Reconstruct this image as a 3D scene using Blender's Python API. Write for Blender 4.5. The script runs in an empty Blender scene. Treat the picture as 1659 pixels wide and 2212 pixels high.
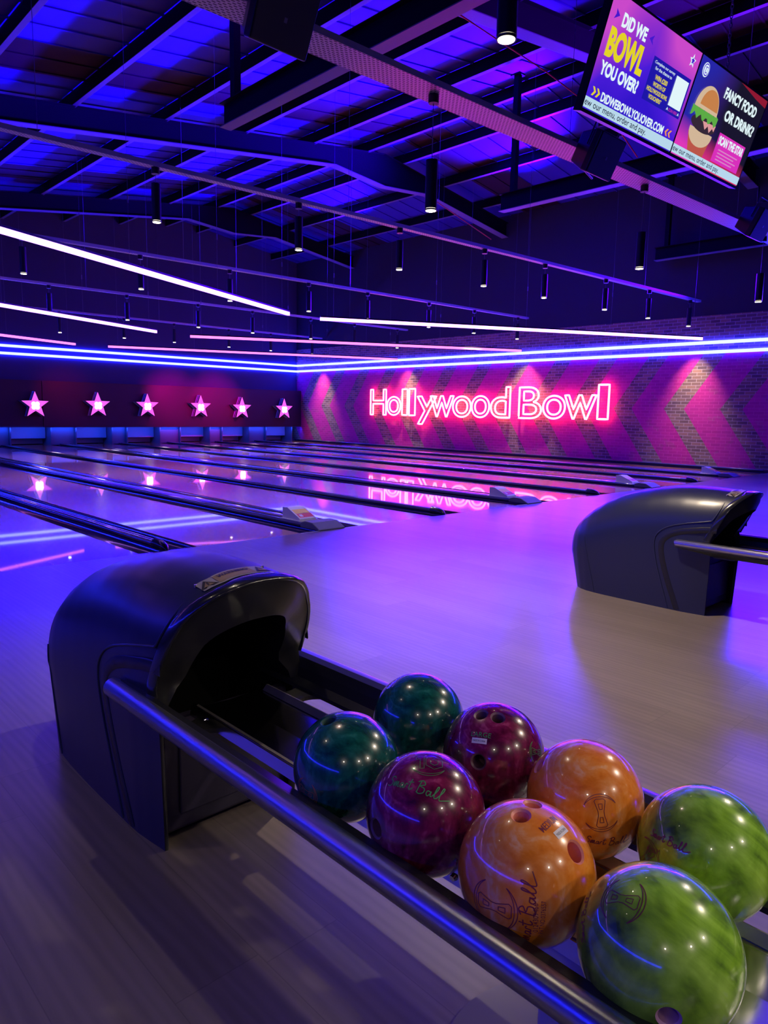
import bpy, bmesh, math, random
from mathutils import Vector, Matrix
random.seed(4)
S = bpy.context.scene
COL = S.collection
PI = math.pi

# ------------------------------------------------------------------ camera
CAM_H = 1.2
cam_d = bpy.data.cameras.new('camera'); cam = bpy.data.objects.new('camera', cam_d); COL.objects.link(cam)
R0 = Vector((0.72527, -0.68825, 0.01742)); R1 = Vector((-0.08330, -0.11284, -0.99011)); R2 = Vector((0.68341, 0.71665, -0.13917))
m3 = Matrix((R0, -R1, -R2)).transposed()
cam.matrix_world = Matrix.Translation((0, 0, CAM_H)) @ m3.to_4x4()
cam_d.sensor_fit = 'VERTICAL'; cam_d.sensor_height = 24; cam_d.lens = 1541.6 / 2212 * 24
cam_d.clip_start = 0.05; cam_d.clip_end = 100
S.camera = cam

# ------------------------------------------------------------------ colour management, world
S.view_settings.view_transform = 'Standard'; S.view_settings.look = 'None'
S.view_settings.gamma = 1; S.view_settings.use_curve_mapping = False; S.view_settings.exposure = 0.0
W = bpy.data.worlds.new('World'); S.world = W; W.use_nodes = True
W.node_tree.nodes['Background'].inputs[0].default_value = (0.07, 0.015, 0.60, 1)
W.node_tree.nodes['Background'].inputs[1].default_value = 0.065

# ------------------------------------------------------------------ room lamps plus added washes and fills (tune here)
def lamp(name, kind, loc, energy, col, target=None, **k):
    d = bpy.data.lights.new(name, kind); d.energy = energy; d.color = col
    for a, b in k.items(): setattr(d, a, b)
    o = bpy.data.objects.new(name, d); COL.objects.link(o); o.location = loc
    if target is not None:
        o.rotation_euler = (Vector(target) - Vector(loc)).to_track_quat('-Z', 'Y').to_euler()
    return o
BLUE = (0.02, 0.02, 1.0); VIOLET = (0.25, 0.02, 1.0); MAG = (1.0, 0.03, 0.55); WARM = (1.0, 0.80, 0.58)
# blue and violet floods that wash the roof from the right hand side
lamp('roof_flood_blue', 'SPOT', (16.3, 11.0, 5.2), 60000, (0.02, 0.0, 1.0), (8.0, 10.6, 9.4), spot_size=1.12, spot_blend=.6, shadow_soft_size=.28)
lamp('roof_flood_blue_back', 'SPOT', (16.3, 17.0, 5.0), 26000, (0.02, 0.0, 1.0), (8.0, 16.8, 9.2), spot_size=1.12, spot_blend=.6, shadow_soft_size=.28)
lamp('roof_flood_blue_far', 'SPOT', (16.3, 10.8, 5.3), 110000, (0.02, 0.0, 1.0), (4.0, 10.6, 6.7), spot_size=.55, spot_blend=.7, shadow_soft_size=.28)
lamp('roof_flood_blue_far', 'SPOT', (16.3, 16.8, 5.2), 60000, (0.02, 0.0, 1.0), (5.0, 16.5, 6.7), spot_size=.55, spot_blend=.7, shadow_soft_size=.28)
lamp('roof_flood_violet', 'SPOT', (14.5, 2.5, 5.0), 7000, (0.12, 0.0, 1.0), (8.0, 5.5, 8.9), spot_size=1.12, spot_blend=.6, shadow_soft_size=.28)
# added magenta uplights low over the lanes, in place of bounce on the trays
lamp('tray_wash_magenta', 'SPOT', (6.6, 6.4, 0.2), 260, (1.0, 0.0, 0.85), (6.0, 4.4, 3.86), spot_size=1.1, spot_blend=1.0, shadow_soft_size=0.1)
lamp('tray_wash_magenta', 'SPOT', (10.0, 6.3, 0.2), 330, (0.8, 0.0, 1.0), (9.0, 4.25, 3.86), spot_size=1.1, spot_blend=1.0, shadow_soft_size=0.1)
lamp('tray_wash_blue', 'SPOT', (16.6, 6.2, 3.1), 160, BLUE, (13.5, 4.1, 3.9), spot_size=1.2, spot_blend=1.0, shadow_soft_size=0.2)
# added pink and red spots that make the glow on the star fascia
for fx in (11.9, 13.6):
    lamp('fascia_pink', 'SPOT', (fx, 20.6, 2.3), 650, (1.0, 0.0, 0.42), (fx, 22.99, 1.45), spot_size=1.0, spot_blend=1.0, shadow_soft_size=0.1)
lamp('fascia_red', 'SPOT', (8.3, 21.0, 2.4), 70, (1.0, 0.02, 0.15), (8.3, 23.0, 1.6), spot_size=1.0, spot_blend=1.0, shadow_soft_size=0.1)
# ultraviolet-blue tubes in the pin pits
lamp('pit_blue', 'AREA', (10.5, 22.95, 0.50), 90, (0.01, 0.06, 1.0), (10.5, 23.5, 0.1), shape='RECTANGLE', size=13.5, size_y=0.06)
# added blue and violet area lamps for the coloured sheen on the approach floor
lamp('approach_wash_violet', 'AREA', (16.6, 14.0, 4.3), 420, (0.07, 0.0, 1.0), (3.0, 5.0, 0.0), shape='RECTANGLE', size=8.0, size_y=0.6, spread=2.2)
lamp('approach_wash_back', 'AREA', (7.0, 22.9, 4.2), 260, (0.02, 0.0, 1.0), (2.0, 4.0, 0.0), shape='RECTANGLE', size=9.0, size_y=0.5, spread=2.2)
lamp('approach_wash_blue', 'AREA', (16.6, 7.5, 4.3), 420, (0.06, 0.0, 1.0), (2.0, 3.0, 0.0), shape='RECTANGLE', size=5.0, size_y=0.6, spread=2.2)
lamp('approach_wash', 'AREA', (15.5, 4.0, 3.3), 160, (0.06, 0.01, 1.0), (5.0, 4.0, 0.0), shape='RECTANGLE', size=1.5, size_y=0.6, spread=2.6)
for lx, ly, le in ((-2.0, -1.6, 30), (.2, -3.2, 55), (2.1, -3.4, 110), (3.9, -1.4, 190), (5.2, .4, 140)):  # added unseen warm fill spots aimed at the balls
    lamp('ball_fill_spot', 'SPOT', (lx, ly, 3.25), le, (1.0, 0.84, 0.66), (1.1, .6, .4), spot_size=1.25, spot_blend=1.0, shadow_soft_size=.07)

# ------------------------------------------------------------------ materials
MATS = {}
def mat(name, col=(0.5, 0.5, 0.5), rough=0.5, metal=0.0, coat=0.0, emit=None, es=0.0, spec=0.5):
    if name in MATS: return MATS[name]
    m = bpy.data.materials.new(name); m.use_nodes = True
    b = m.node_tree.nodes['Principled BSDF']
    b.inputs['Base Color'].default_value = (*col, 1); b.inputs['Roughness'].default_value = rough
    b.inputs['Metallic'].default_value = metal; b.inputs['Coat Weight'].default_value = coat
    b.inputs['Coat Roughness'].default_value = 0.04; b.inputs['Specular IOR Level'].default_value = spec
    if emit: b.inputs['Emission Color'].default_value = (*emit, 1); b.inputs['Emission Strength'].default_value = es
    MATS[name] = m; return m
class NT:
    def __init__(s, m): s.t = m.node_tree; s.b = s.t.nodes['Principled BSDF']
    def n(s, typ, **k):
        x = s.t.nodes.new(typ)
        for a, v in k.items():
            if a.startswith('i_'):
                kk = a[2:]; kk = int(kk) if kk.isdigit() else kk.replace('_', ' ')
                x.inputs[kk].default_value = v
            else: setattr(x, a, v)
        return x
    def l(s, a, b): s.t.links.new(a, b)
    def math(s, op, a, b=None, c=None):
        x = s.t.nodes.new('ShaderNodeMath'); x.operation = op
        for i, v in enumerate((a, b, c)):
            if v is None: continue
            if isinstance(v, (int, float)): x.inputs[i].default_value = v
            else: s.l(v, x.inputs[i])
        return x.outputs[0]
    def ramp(s, fac, stops, interp='LINEAR'):
        r = s.t.nodes.new('ShaderNodeValToRGB'); e = r.color_ramp.elements; r.color_ramp.interpolation = interp
        while len(e) < len(stops): e.new(0.5)
        for el, (p, c) in zip(e, stops): el.position = p; el.color = (*c, 1)
        s.l(fac, r.inputs[0]); return r.outputs[0]
    def mix(s, f, a, b, mode='MIX'):
        x = s.t.nodes.new('ShaderNodeMix'); x.data_type = 'RGBA'; x.blend_type = mode
        for sock, v in ((x.inputs[0], f), (x.inputs[6], a), (x.inputs[7], b)):
            if isinstance(v, (int, float)): sock.default_value = v
            elif isinstance(v, tuple): sock.default_value = (*v, 1)
            else: s.l(v, sock)
        return x.outputs[2]
def coords(t, scale=(1, 1, 1), kind='Object'):
    tc = t.n('ShaderNodeTexCoord'); mp = t.n('ShaderNodeMapping'); mp.inputs['Scale'].default_value = scale
    t.l(tc.outputs[kind], mp.inputs[0]); return mp.outputs[0]

def wood_mat(name, cols, board, rough, coat, coat_rough, grain=1.0, bump=0.02, seam=0.35, seam_len=1.2):
    m = mat(name, cols[1], rough, coat=coat); t = NT(m)
    t.b.inputs['Coat Roughness'].default_value = coat_rough
    tc = t.n('ShaderNodeTexCoord'); sp = t.n('ShaderNodeSeparateXYZ'); t.l(tc.outputs['Object'], sp.inputs[0])
    bx = t.math('FLOOR', t.math('DIVIDE', sp.outputs[0], board))
    wn = t.n('ShaderNodeTexWhiteNoise', noise_dimensions='1D'); t.l(bx, wn.inputs['W'])
    yy = t.math('ADD', sp.outputs[1], t.math('MULTIPLY', wn.outputs[0], 3.0))
    by = t.math('FLOOR', t.math('DIVIDE', yy, seam_len))
    wn2 = t.n('ShaderNodeTexWhiteNoise', noise_dimensions='2D')
    cb = t.n('ShaderNodeCombineXYZ'); t.l(bx, cb.inputs[0]); t.l(by, cb.inputs[1]); t.l(cb.outputs[0], wn2.inputs['Vector'])
    off = t.n('ShaderNodeCombineXYZ'); t.l(wn2.outputs[0], off.inputs[2])
    va = t.n('ShaderNodeVectorMath', operation='ADD'); t.l(tc.outputs['Object'], va.inputs[0]); t.l(off.outputs[0], va.inputs[1])
    mp = t.n('ShaderNodeMapping'); mp.inputs['Scale'].default_value = (9, 0.8, 5); t.l(va.outputs[0], mp.inputs[0])
    nz = t.n('ShaderNodeTexNoise', i_Scale=2.2, i_Detail=7.0, i_Roughness=0.62, i_Distortion=0.9); t.l(mp.outputs[0], nz.inputs['Vector'])
    wv = t.n('ShaderNodeTexWave', wave_type='BANDS', bands_direction='X', i_Scale=1.1, i_Distortion=7.0, i_Detail=3.0); t.l(mp.outputs[0], wv.inputs['Vector'])
    f = t.math('ADD', t.math('MULTIPLY', nz.outputs[0], 0.65), t.math('MULTIPLY', wv.outputs[0], 0.35 * grain))
    f = t.math('ADD', f, t.math('MULTIPLY', t.math('SUBTRACT', wn2.outputs[0], 0.5), 0.22))
    c = t.ramp(f, [(0.25, cols[0]), (0.5, cols[1]), (0.8, cols[2])])
    fx = t.math('ABSOLUTE', t.math('SUBTRACT', t.math('FRACT', t.math('DIVIDE', sp.outputs[0], board)), 0.5))
    ln = t.math('GREATER_THAN', fx, 0.5 - 0.0012 / board)
    fy = t.math('ABSOLUTE', t.math('SUBTRACT', t.math('FRACT', t.math('DIVIDE', yy, seam_len)), 0.5))
    ln2 = t.math('GREATER_THAN', fy, 0.5 - 0.0014 / seam_len)
    ln = t.math('MAXIMUM', ln, ln2)
    c = t.mix(t.math('MULTIPLY', ln, seam), c, tuple(x * 0.3 for x in cols[0]))
    t.l(c, t.b.inputs['Base Color'])
    bp = t.n('ShaderNodeBump', i_Strength=bump, i_Distance=0.01); t.l(nz.outputs[0], bp.inputs['Height']); t.l(bp.outputs[0], t.b.inputs['Normal'])
    return m
M_floor = wood_mat('approach_wood', ((0.125, 0.10, 0.08), (0.165, 0.132, 0.108), (0.205, 0.165, 0.138)), 0.20, 0.34, 0.35, 0.22, grain=.5, bump=0.015)
M_lane = wood_mat('lane_wood', ((0.48, 0.17, 0.045), (0.64, 0.25, 0.07), (0.72, 0.32, 0.10)), 0.042, 0.25, 1.0, 0.03, bump=0.0, seam=0.25, seam_len=2.2)

def brick_mat():
    m = mat('painted_brick', (0.4, 0.2, 0.15), 0.75); t = NT(m)
    tc = t.n('ShaderNodeTexCoord'); sp = t.n('ShaderNodeSeparateXYZ'); t.l(tc.outputs['Object'], sp.inputs[0])
    cb = t.n('ShaderNodeCombineXYZ'); t.l(sp.outputs[1], cb.inputs[0]); t.l(sp.outputs[2], cb.inputs[1])
    def bt(c1, c2, mo, bias=0.0):
        b = t.n('ShaderNodeTexBrick'); b.inputs['Color1'].default_value = (*c1, 1); b.inputs['Color2'].default_value = (*c2, 1)
        b.inputs['Mortar'].default_value = (*mo, 1); b.inputs['Scale'].default_value = 1.0; b.inputs['Mortar Size'].default_value = 0.006
        b.inputs['Brick Width'].default_value = 0.225; b.inputs['Row Height'].default_value = 0.075; b.inputs['Bias'].default_value = bias
        b.inputs['Mortar Smooth'].default_value = 0.2; t.l(cb.outputs[0], b.inputs['Vector']); return b
    raw = bt((0.42, 0.22, 0.12), (0.06, 0.035, 0.05), (0.62, 0.50, 0.42))
    pnt = bt((0.76, 0.03, 0.27), (0.64, 0.02, 0.23), (0.80, 0.06, 0.32))
    nz = t.n('ShaderNodeTexNoise', i_Scale=3.0, i_Detail=5.0); t.l(cb.outputs[0], nz.inputs['Vector'])
    rawc = t.mix(t.math('MULTIPLY', nz.outputs[0], 0.55), raw.outputs[0], (0.42, 0.27, 0.17))
    az = t.math('ABSOLUTE', t.math('SUBTRACT', sp.outputs[2], 1.39))
    s = t.math('DIVIDE', t.math('SUBTRACT', t.math('ADD', sp.outputs[1], t.math('MULTIPLY', az, 0.68)), 9.53), 1.355)
    fr = t.math('FRACT', t.math('ADD', s, 20.0))
    israw = t.math('GREATER_THAN', fr, 0.63)
    above = t.math('GREATER_THAN', sp.outputs[2], 2.70)
    israw = t.math('MAXIMUM', israw, above)
    worn = t.math('MULTIPLY', t.math('GREATER_THAN', nz.outputs[0], 0.60), 0.18)
    pc = t.mix(worn, pnt.outputs[0], rawc)
    t.l(t.mix(israw, pc, rawc), t.b.inputs['Base Color'])
    bp = t.n('ShaderNodeBump', i_Strength=0.5, i_Distance=0.01); inv = t.math('SUBTRACT', 1.0, raw.outputs[1]); t.l(inv, bp.inputs['Height']); t.l(bp.outputs[0], t.b.inputs['Normal'])
    return m
M_brick = brick_mat()
M_darkwall = mat('dark_cladding', (0.035, 0.035, 0.05), 0.8)
M_backwall = mat('dark_painted_board', (0.055, 0.055, 0.11), 0.7, spec=.2)
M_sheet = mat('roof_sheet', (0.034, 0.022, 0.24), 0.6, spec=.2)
def sheet_mat():
    t = NT(M_sheet); tc = t.n('ShaderNodeTexCoord'); sp = t.n('ShaderNodeSeparateXYZ'); t.l(tc.outputs['Object'], sp.inputs[0])
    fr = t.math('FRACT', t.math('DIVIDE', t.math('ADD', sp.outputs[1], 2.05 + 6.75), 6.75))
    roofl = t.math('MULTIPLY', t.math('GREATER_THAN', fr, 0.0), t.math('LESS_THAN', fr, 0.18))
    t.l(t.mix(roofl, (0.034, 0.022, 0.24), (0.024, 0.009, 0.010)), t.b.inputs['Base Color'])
sheet_mat()
M_steel_dark = mat('dark_painted_steel', (0.006, 0.006, 0.008), 0.6, spec=.12)
M_flange = mat('pale_steel', (0.17, 0.15, 0.22), 0.5, metal=0.1, spec=.3)  # paler than the webs: light on the lower flanges put into the colour
M_black = mat('black_plastic', (0.012, 0.012, 0.014), 0.32)
M_blackm = mat('black_matte', (0.004, 0.004, 0.005), 0.8, spec=.1)
M_gutter = mat('gutter_plastic', (0.025, 0.022, 0.035), 0.16, coat=0.6)
M_cap = mat('capping_dark', (0.03, 0.028, 0.05), 0.14, coat=0.7)
M_bumper = mat('bumper_rail', (0.045, 0.04, 0.08), 0.12, coat=0.8)
M_hood = mat('charcoal_moulded_plastic', (0.012, 0.015, 0.048), 0.36, coat=0.25)
M_hood.node_tree.nodes['Principled BSDF'].inputs['Coat Roughness'].default_value = 0.25
M_collar = mat('glossy_black_collar', (0.012, 0.012, 0.016), 0.22, coat=0.5)
M_panel = mat('hood_panel', (0.030, 0.024, 0.05), 0.35)
M_tube = mat('satin_aluminium', (0.55, 0.55, 0.58), 0.30, metal=1.0)
M_steel = mat('polished_steel', (0.50, 0.48, 0.50), 0.16, metal=1.0)
M_strip = mat('brushed_strip', (0.55, 0.50, 0.55), 0.32, metal=0.9)
M_screw = mat('screw_metal', (0.8, 0.8, 0.82), 0.15, metal=1.0)
M_grey = mat('grey_wedge_plastic', (0.16, 0.155, 0.15), 0.55)
M_white = mat('white_plastic', (0.62, 0.60, 0.60), 0.45)
M_yellow = mat('label_yellow', (0.75, 0.50, 0.06), 0.5); M_red = mat('label_red', (0.60, 0.07, 0.05), 0.5)
M_plate = mat('warning_plate', (0.34, 0.31, 0.27), 0.4, metal=0.2)
M_ink = mat('black_ink', (0.015, 0.013, 0.012), 0.5)
M_orangepl = mat('plate_amber', (0.26, 0.17, 0.07), 0.5)
M_neon = mat('blue_neon', (0.1, 0.1, 0.3), 0.4, emit=(0.0150, 0.019, 1.0), es=58)
M_neonL = mat('blue_neon_left', (0.1, 0.1, 0.3), 0.4, emit=(0.015, 0.02, 1.0), es=30)
M_led = mat('violet_led', (0.3, 0.2, 0.4), 0.4, emit=(0.40, 0.15, 1.0), es=8)
M_ledpink = mat('pink_led', (0.3, 0.2, 0.4), 0.4, emit=(0.62, 0.12, 0.60), es=3.2)
M_letter = mat('sign_tube', (0.5, 0.3, 0.4), 0.4, emit=(1.0, 0.115, 0.25), es=9)
M_lens = mat('lamp_lens', (0.9, 0.9, 0.8), 0.3, emit=(1.0, 0.88, 0.62), es=14)
M_starface = mat('star_pink', (0.6, 0.1, 0.4), 0.4, emit=(0.88, 0.13, 0.78), es=1.0)
M_starnum = mat('star_number', (0.8, 0.8, 0.8), 0.4, emit=(1.0, 0.92, 1.0), es=9)
M_starside = mat('star_side', (0.65, 0.80, 0.92), 0.3)
M_fascia = mat('fascia_board', (0.045, 0.016, 0.032), 0.45, spec=.3)
M_curtain = mat('pit_board', (0.22, 0.25, 0.32), 0.6)
M_kick = mat('kickback_board', (0.10, 0.11, 0.14), 0.5)
M_leg = mat('violet_leg', (0.45, 0.40, 0.50), 0.3)
M_redcable = mat('red_cable', (0.55, 0.05, 0.04), 0.5)
M_wire = mat('steel_wire', (0.20, 0.20, 0.24), 0.4, metal=0.6)
M_sticker = mat('white_sticker', (0.72, 0.68, 0.74), 0.4)
M_grille = mat('speaker_grille', (0.035, 0.033, 0.028), 0.6)

def tray_mat():
    m = mat('perforated_tray', (0.45, 0.43, 0.47), 0.4, metal=0.25); t = NT(m)
    tc = t.n('ShaderNodeTexCoord'); sp = t.n('ShaderNodeSeparateXYZ'); t.l(tc.outputs['Object'], sp.inputs[0])
    row = t.math('FLOOR', t.math('DIVIDE', sp.outputs[1], 0.024))
    sh = t.math('MULTIPLY', t.math('FRACT', t.math('MULTIPLY', row, 0.5)), 0.045)
    fx = t.math('ABSOLUTE', t.math('SUBTRACT', t.math('FRACT', t.math('DIVIDE', t.math('ADD', sp.outputs[0], sh), 0.045)), 0.5))
    fy = t.math('ABSOLUTE', t.math('SUBTRACT', t.math('FRACT', t.math('DIVIDE', sp.outputs[1], 0.024)), 0.5))
    h = t.math('MULTIPLY', t.math('LESS_THAN', fx, 0.30), t.math('LESS_THAN', fy, 0.24))
    t.l(t.mix(h, (0.45, 0.43, 0.47), (0.03, 0.025, 0.04)), t.b.inputs['Base Color'])
    return m
M_tray = tray_mat()

def ball_mat(name, cols, scale=5.0, dist=2.5, rough=0.22):
    m = mat(name, cols[1], rough, coat=1.0); t = NT(m); t.b.inputs['Coat Roughness'].default_value = 0.02
    v = coords(t)
    n1 = t.n('ShaderNodeTexNoise', i_Scale=scale, i_Detail=6.0, i_Roughness=0.55, i_Distortion=dist); t.l(v, n1.inputs['Vector'])
    n2 = t.n('ShaderNodeTexNoise', i_Scale=scale * 7, i_Detail=4.0, i_Distortion=1.5); t.l(v, n2.inputs['Vector'])
    f = t.math('ADD', t.math('MULTIPLY', n1.outputs[0], 0.8), t.math('MULTIPLY', n2.outputs[0], 0.2))
    st = [(0.37, cols[0]), (0.47, cols[1]), (0.56, cols[2]), (0.68, cols[3])]
    t.l(t.ramp(f, st), t.b.inputs['Base Color'])
    return m
M_bgreen = ball_mat('teal_green_pearl', ((0.0, 0.03, 0.03), (0.002, 0.06, 0.05), (0.006, 0.10, 0.08), (0.03, 0.20, 0.16)), 7)
M_bpurple = ball_mat('plum_pearl', ((0.05, 0.0, 0.02), (0.12, 0.003, 0.04), (0.22, 0.010, 0.075), (0.50, 0.08, 0.22)), 7)
M_borange = ball_mat('orange_pearl', ((0.80, 0.19, 0.01), (0.92, 0.26, 0.02), (0.98, 0.34, 0.06), (1.0, 0.60, 0.32)), 7)
M_blime = ball_mat('lime_swirl', ((0.05, 0.12, 0.012), (0.28, 0.58, 0.03), (0.52, 0.92, 0.09), (0.88, 0.95, 0.75)), 2.6, 2.6)
M_holes = {'green': mat('hole_green', (0.03, 0.08, 0.07), 0.4), 'purple': mat('hole_purple', (0.16, 0.07, 0.12), 0.4),
           'orange': mat('hole_pink', (0.85, 0.28, 0.22), 0.4), 'lime': mat('hole_lilac', (0.55, 0.30, 0.42), 0.4)}
M_mkgreen = mat('ink_green', (0.06, 0.35, 0.10), 0.4); M_mkplum = mat('ink_plum', (0.20, 0.02, 0.05), 0.4); M_mkred = mat('ink_red', (0.45, 0.12, 0.08), 0.4)
M_mkdark = mat('ink_dark_green', (0.06, 0.20, 0.06), 0.4)

# ------------------------------------------------------------------ mesh helpers
class MB:
    def __init__(s): s.v = []; s.f = []; s.sm = []
    def add(s, vs, fs, smooth=False):
        o = len(s.v); s.v += [tuple(v) for v in vs]; s.f += [tuple(i + o for i in f) for f in fs]; s.sm += [smooth] * len(fs); return s
    def box(s, x0, x1, y0, y1, z0, z1):
        v = [(x0, y0, z0), (x1, y0, z0), (x1, y1, z0), (x0, y1, z0), (x0, y0, z1), (x1, y0, z1), (x1, y1, z1), (x0, y1, z1)]
        return s.add(v, [(0, 3, 2, 1), (4, 5, 6, 7), (0, 1, 5, 4), (1, 2, 6, 5), (2, 3, 7, 6), (3, 0, 4, 7)])
    def tube(s, pts, r, n=12, closed=False, caps=True):
        pts = [Vector(p) for p in pts]; N = len(pts); rings = []; up = None
        for i, p in enumerate(pts):
            if closed: d = (pts[(i + 1) % N] - pts[i - 1])
            else: d = pts[min(i + 1, N - 1)] - pts[max(i - 1, 0)]
            if d.length < 1e-9: d = Vector((0, 0, 1))
            d.normalize()
            if up is None: up = Vector((0, 0, 1)) if abs(d.z) < 0.9 else Vector((1, 0, 0))
            a = d.cross(up)
            if a.length < 1e-6: a = d.orthogonal()
            a.normalize(); b = a.cross(d).normalized(); up = b
            rr = r[i] if isinstance(r, (list, tuple)) else r
            rings.append([p + (a * math.cos(t) + b * math.sin(t)) * rr for t in [2 * PI * k / n for k in range(n)]])
        vs = [q for ring in rings for q in ring]; fs = []
        for i in range(N if closed else N - 1):
            j = (i + 1) % N
            for k in range(n): fs.append((i * n + k, i * n + (k + 1) % n, j * n + (k + 1) % n, j * n + k))
        s.add(vs, fs, True)
        if caps and not closed:
            s.add(rings[0], [tuple(range(n))[::-1]]); s.add(rings[-1], [tuple(range(n))])
        return s
    def prism(s, poly, axis, a0, a1, smooth=False):
        # poly in the plane of the two other axes
        def P(p, a):
            return {'X': (a, p[0], p[1]), 'Y': (p[0], a, p[1]), 'Z': (p[0], p[1], a)}[axis]
        n = len(poly); vs = [P(p, a0) for p in poly] + [P(p, a1) for p in poly]
        fs = [(i, (i + 1) % n, n + (i + 1) % n, n + i) for i in range(n)]
        s.add(vs, fs, smooth); s.add(vs[:n], [tuple(range(n))[::-1]]); s.add(vs[n:], [tuple(range(n))]); return s
    def build(s, name, m, parent=None, bevel=0.0, seg=2):
        me = bpy.data.meshes.new(name); me.from_pydata(s.v, [], s.f); me.update()
        for p, sm in zip(me.polygons, s.sm): p.use_smooth = sm
        bm = bmesh.new(); bm.from_mesh(me); bmesh.ops.recalc_face_normals(bm, faces=bm.faces)
        if bevel:
            bmesh.ops.remove_doubles(bm, verts=bm.verts, dist=1e-6)
            bmesh.ops.bevel(bm, geom=[e for e in bm.edges if e.is_manifold and e.calc_face_angle(0) > 0.5], offset=bevel, segments=seg, affect='EDGES', profile=0.5)
            for f in bm.faces: f.smooth = False
        bm.to_mesh(me); bm.free()
        o = bpy.data.objects.new(name, me); COL.objects.link(o)
        if m: me.materials.append(m)
        if parent: o.parent = parent
        return o
def tag(o, label=None, cat=None, group=None, kind=None):
    if label: o['label'] = label
    if cat: o['category'] = cat
    if group: o['group'] = group
    if kind: o['kind'] = kind
    return o
def empty(name, loc, label, cat, group=None):
    o = bpy.data.objects.new(name, None); COL.objects.link(o); o.location = loc; o.empty_display_size = 0.1
    return tag(o, label, cat, group)
def struct(o): o['kind'] = 'structure'; return o
def dup(root, loc, label=None):
    r = root.copy(); COL.objects.link(r); r.location = loc
    if label: r['label'] = label
    for c in list(root.children):
        d = c.copy(); COL.objects.link(d); d.parent = r
        for g in list(c.children):
            e = g.copy(); COL.objects.link(e); e.parent = d
    return r

def text_loops(ch, offset=0.0, fill=False, res=6):
    c = bpy.data.curves.new('t', 'FONT'); c.body = ch; c.size = 1; c.offset = offset; c.resolution_u = res
    c.fill_mode = 'BOTH' if fill else 'NONE'
    c.dimensions = '2D' if fill else '3D'
    o = bpy.data.objects.new('t', c); COL.objects.link(o)
    dg = bpy.context.evaluated_depsgraph_get(); dg.update(); ev = o.evaluated_get(dg); me = ev.to_mesh()
    V = [v.co.copy() for v in me.vertices]
    if fill: F = [tuple(p.vertices) for p in me.polygons]; out = (V, F)
    else:
        adj = {}
        for e in me.edges:
            a, b = e.vertices; adj.setdefault(a, []).append(b); adj.setdefault(b, []).append(a)
        seen = set(); loops = []
        for st in adj:
            if st in seen: continue
            lp = [st]; seen.add(st); cur = st
            while True:
                nx = [k for k in adj[cur] if k not in seen]
                if not nx: break
                cur = nx[0]; seen.add(cur); lp.append(cur)
            loops.append([V[i] for i in lp])
        out = loops
    ev.to_mesh_clear(); bpy.data.objects.remove(o); bpy.data.curves.remove(c)
    return out
TEXT_CACHE = {}
def text_mesh(body, offset=0.0):
    k = (body, offset)
    if k not in TEXT_CACHE:
        V, F = text_loops(body, offset, True, 4)
        x0 = min(v.x for v in V); x1 = max(v.x for v in V); y0 = min(v.y for v in V); y1 = max(v.y for v in V)
        TEXT_CACHE[k] = ([((v.x - x0) / (x1 - x0), (v.y - y0) / (y1 - y0)) for v in V], F)
    return TEXT_CACHE[k]

# ================================================================== STRUCTURE
WX, YB = 17.3, 23.3          # right wall, back wall
FY = 5.58                    # foul line
struct(MB().box(-7, WX, -6, FY, -0.15, 0.0).build('floor', M_floor))
struct(MB().box(-7, WX, FY, 24.4, -0.35, -0.13).build('floor_lane_bed', M_blackm))
struct(MB().box(WX, WX + 0.3, -6, YB + 1.2, -0.35, 3.56).build('wall_right', M_brick))
struct(MB().box(WX + 0.02, WX + 0.3, -6, YB + 1.2, 3.56, 7.4).build('wall_right_upper', M_darkwall))
struct(MB().box(-7, WX, YB, YB + 0.2, 1.9, 7.8).build('wall_back', M_backwall))
struct(MB().box(-7.2, -7, -6, YB + .2, -.35, 5.4).build('wall_left', M_backwall))
struct(MB().box(-7, WX, 24.2, 24.4, -0.13, 1.9).build('wall_pit', M_blackm))
struct(MB().box(-7, 1.40, FY, 24.2, -0.13, -0.004).build('trim_1', M_blackm))
# roof: two slopes with standing ribs
RX = 12.4
def zb(x): return 6.91 - 0.1384 * abs(x - RX)   # underside of rafters
mb = MB()
for xa, xb in ((-7, RX), (RX, WX + 0.3)):
    za, zc = zb(xa) + 0.62, zb(xb) + 0.62
    mb.add([(xa, -6, za), (xb, -6, zc), (xb, 24.4, zc), (xa, 24.4, za), (xa, -6, za + .08), (xb, -6, zc + .08), (xb, 24.4, zc + .08), (xa, 24.4, za + .08)],
           [(0, 3, 2, 1), (4, 5, 6, 7), (0, 1, 5, 4), (1, 2, 6, 5), (2, 3, 7, 6), (3, 0, 4, 7)])
    y = -5.6
    while y < 24:
        mb.add([(xa, y, za - .02), (xb, y, zc - .02), (xb, y + .035, zc - .02), (xa, y + .035, za - .02), (xa, y, za), (xb, y, zc), (xb, y + .035, zc), (xa, y + .035, za)],
               [(0, 3, 2, 1), (0, 1, 5, 4), (1, 2, 6, 5), (2, 3, 7, 6), (3, 0, 4, 7)])
        y += 0.55
struct(mb.build('ceiling', M_sheet))

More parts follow.
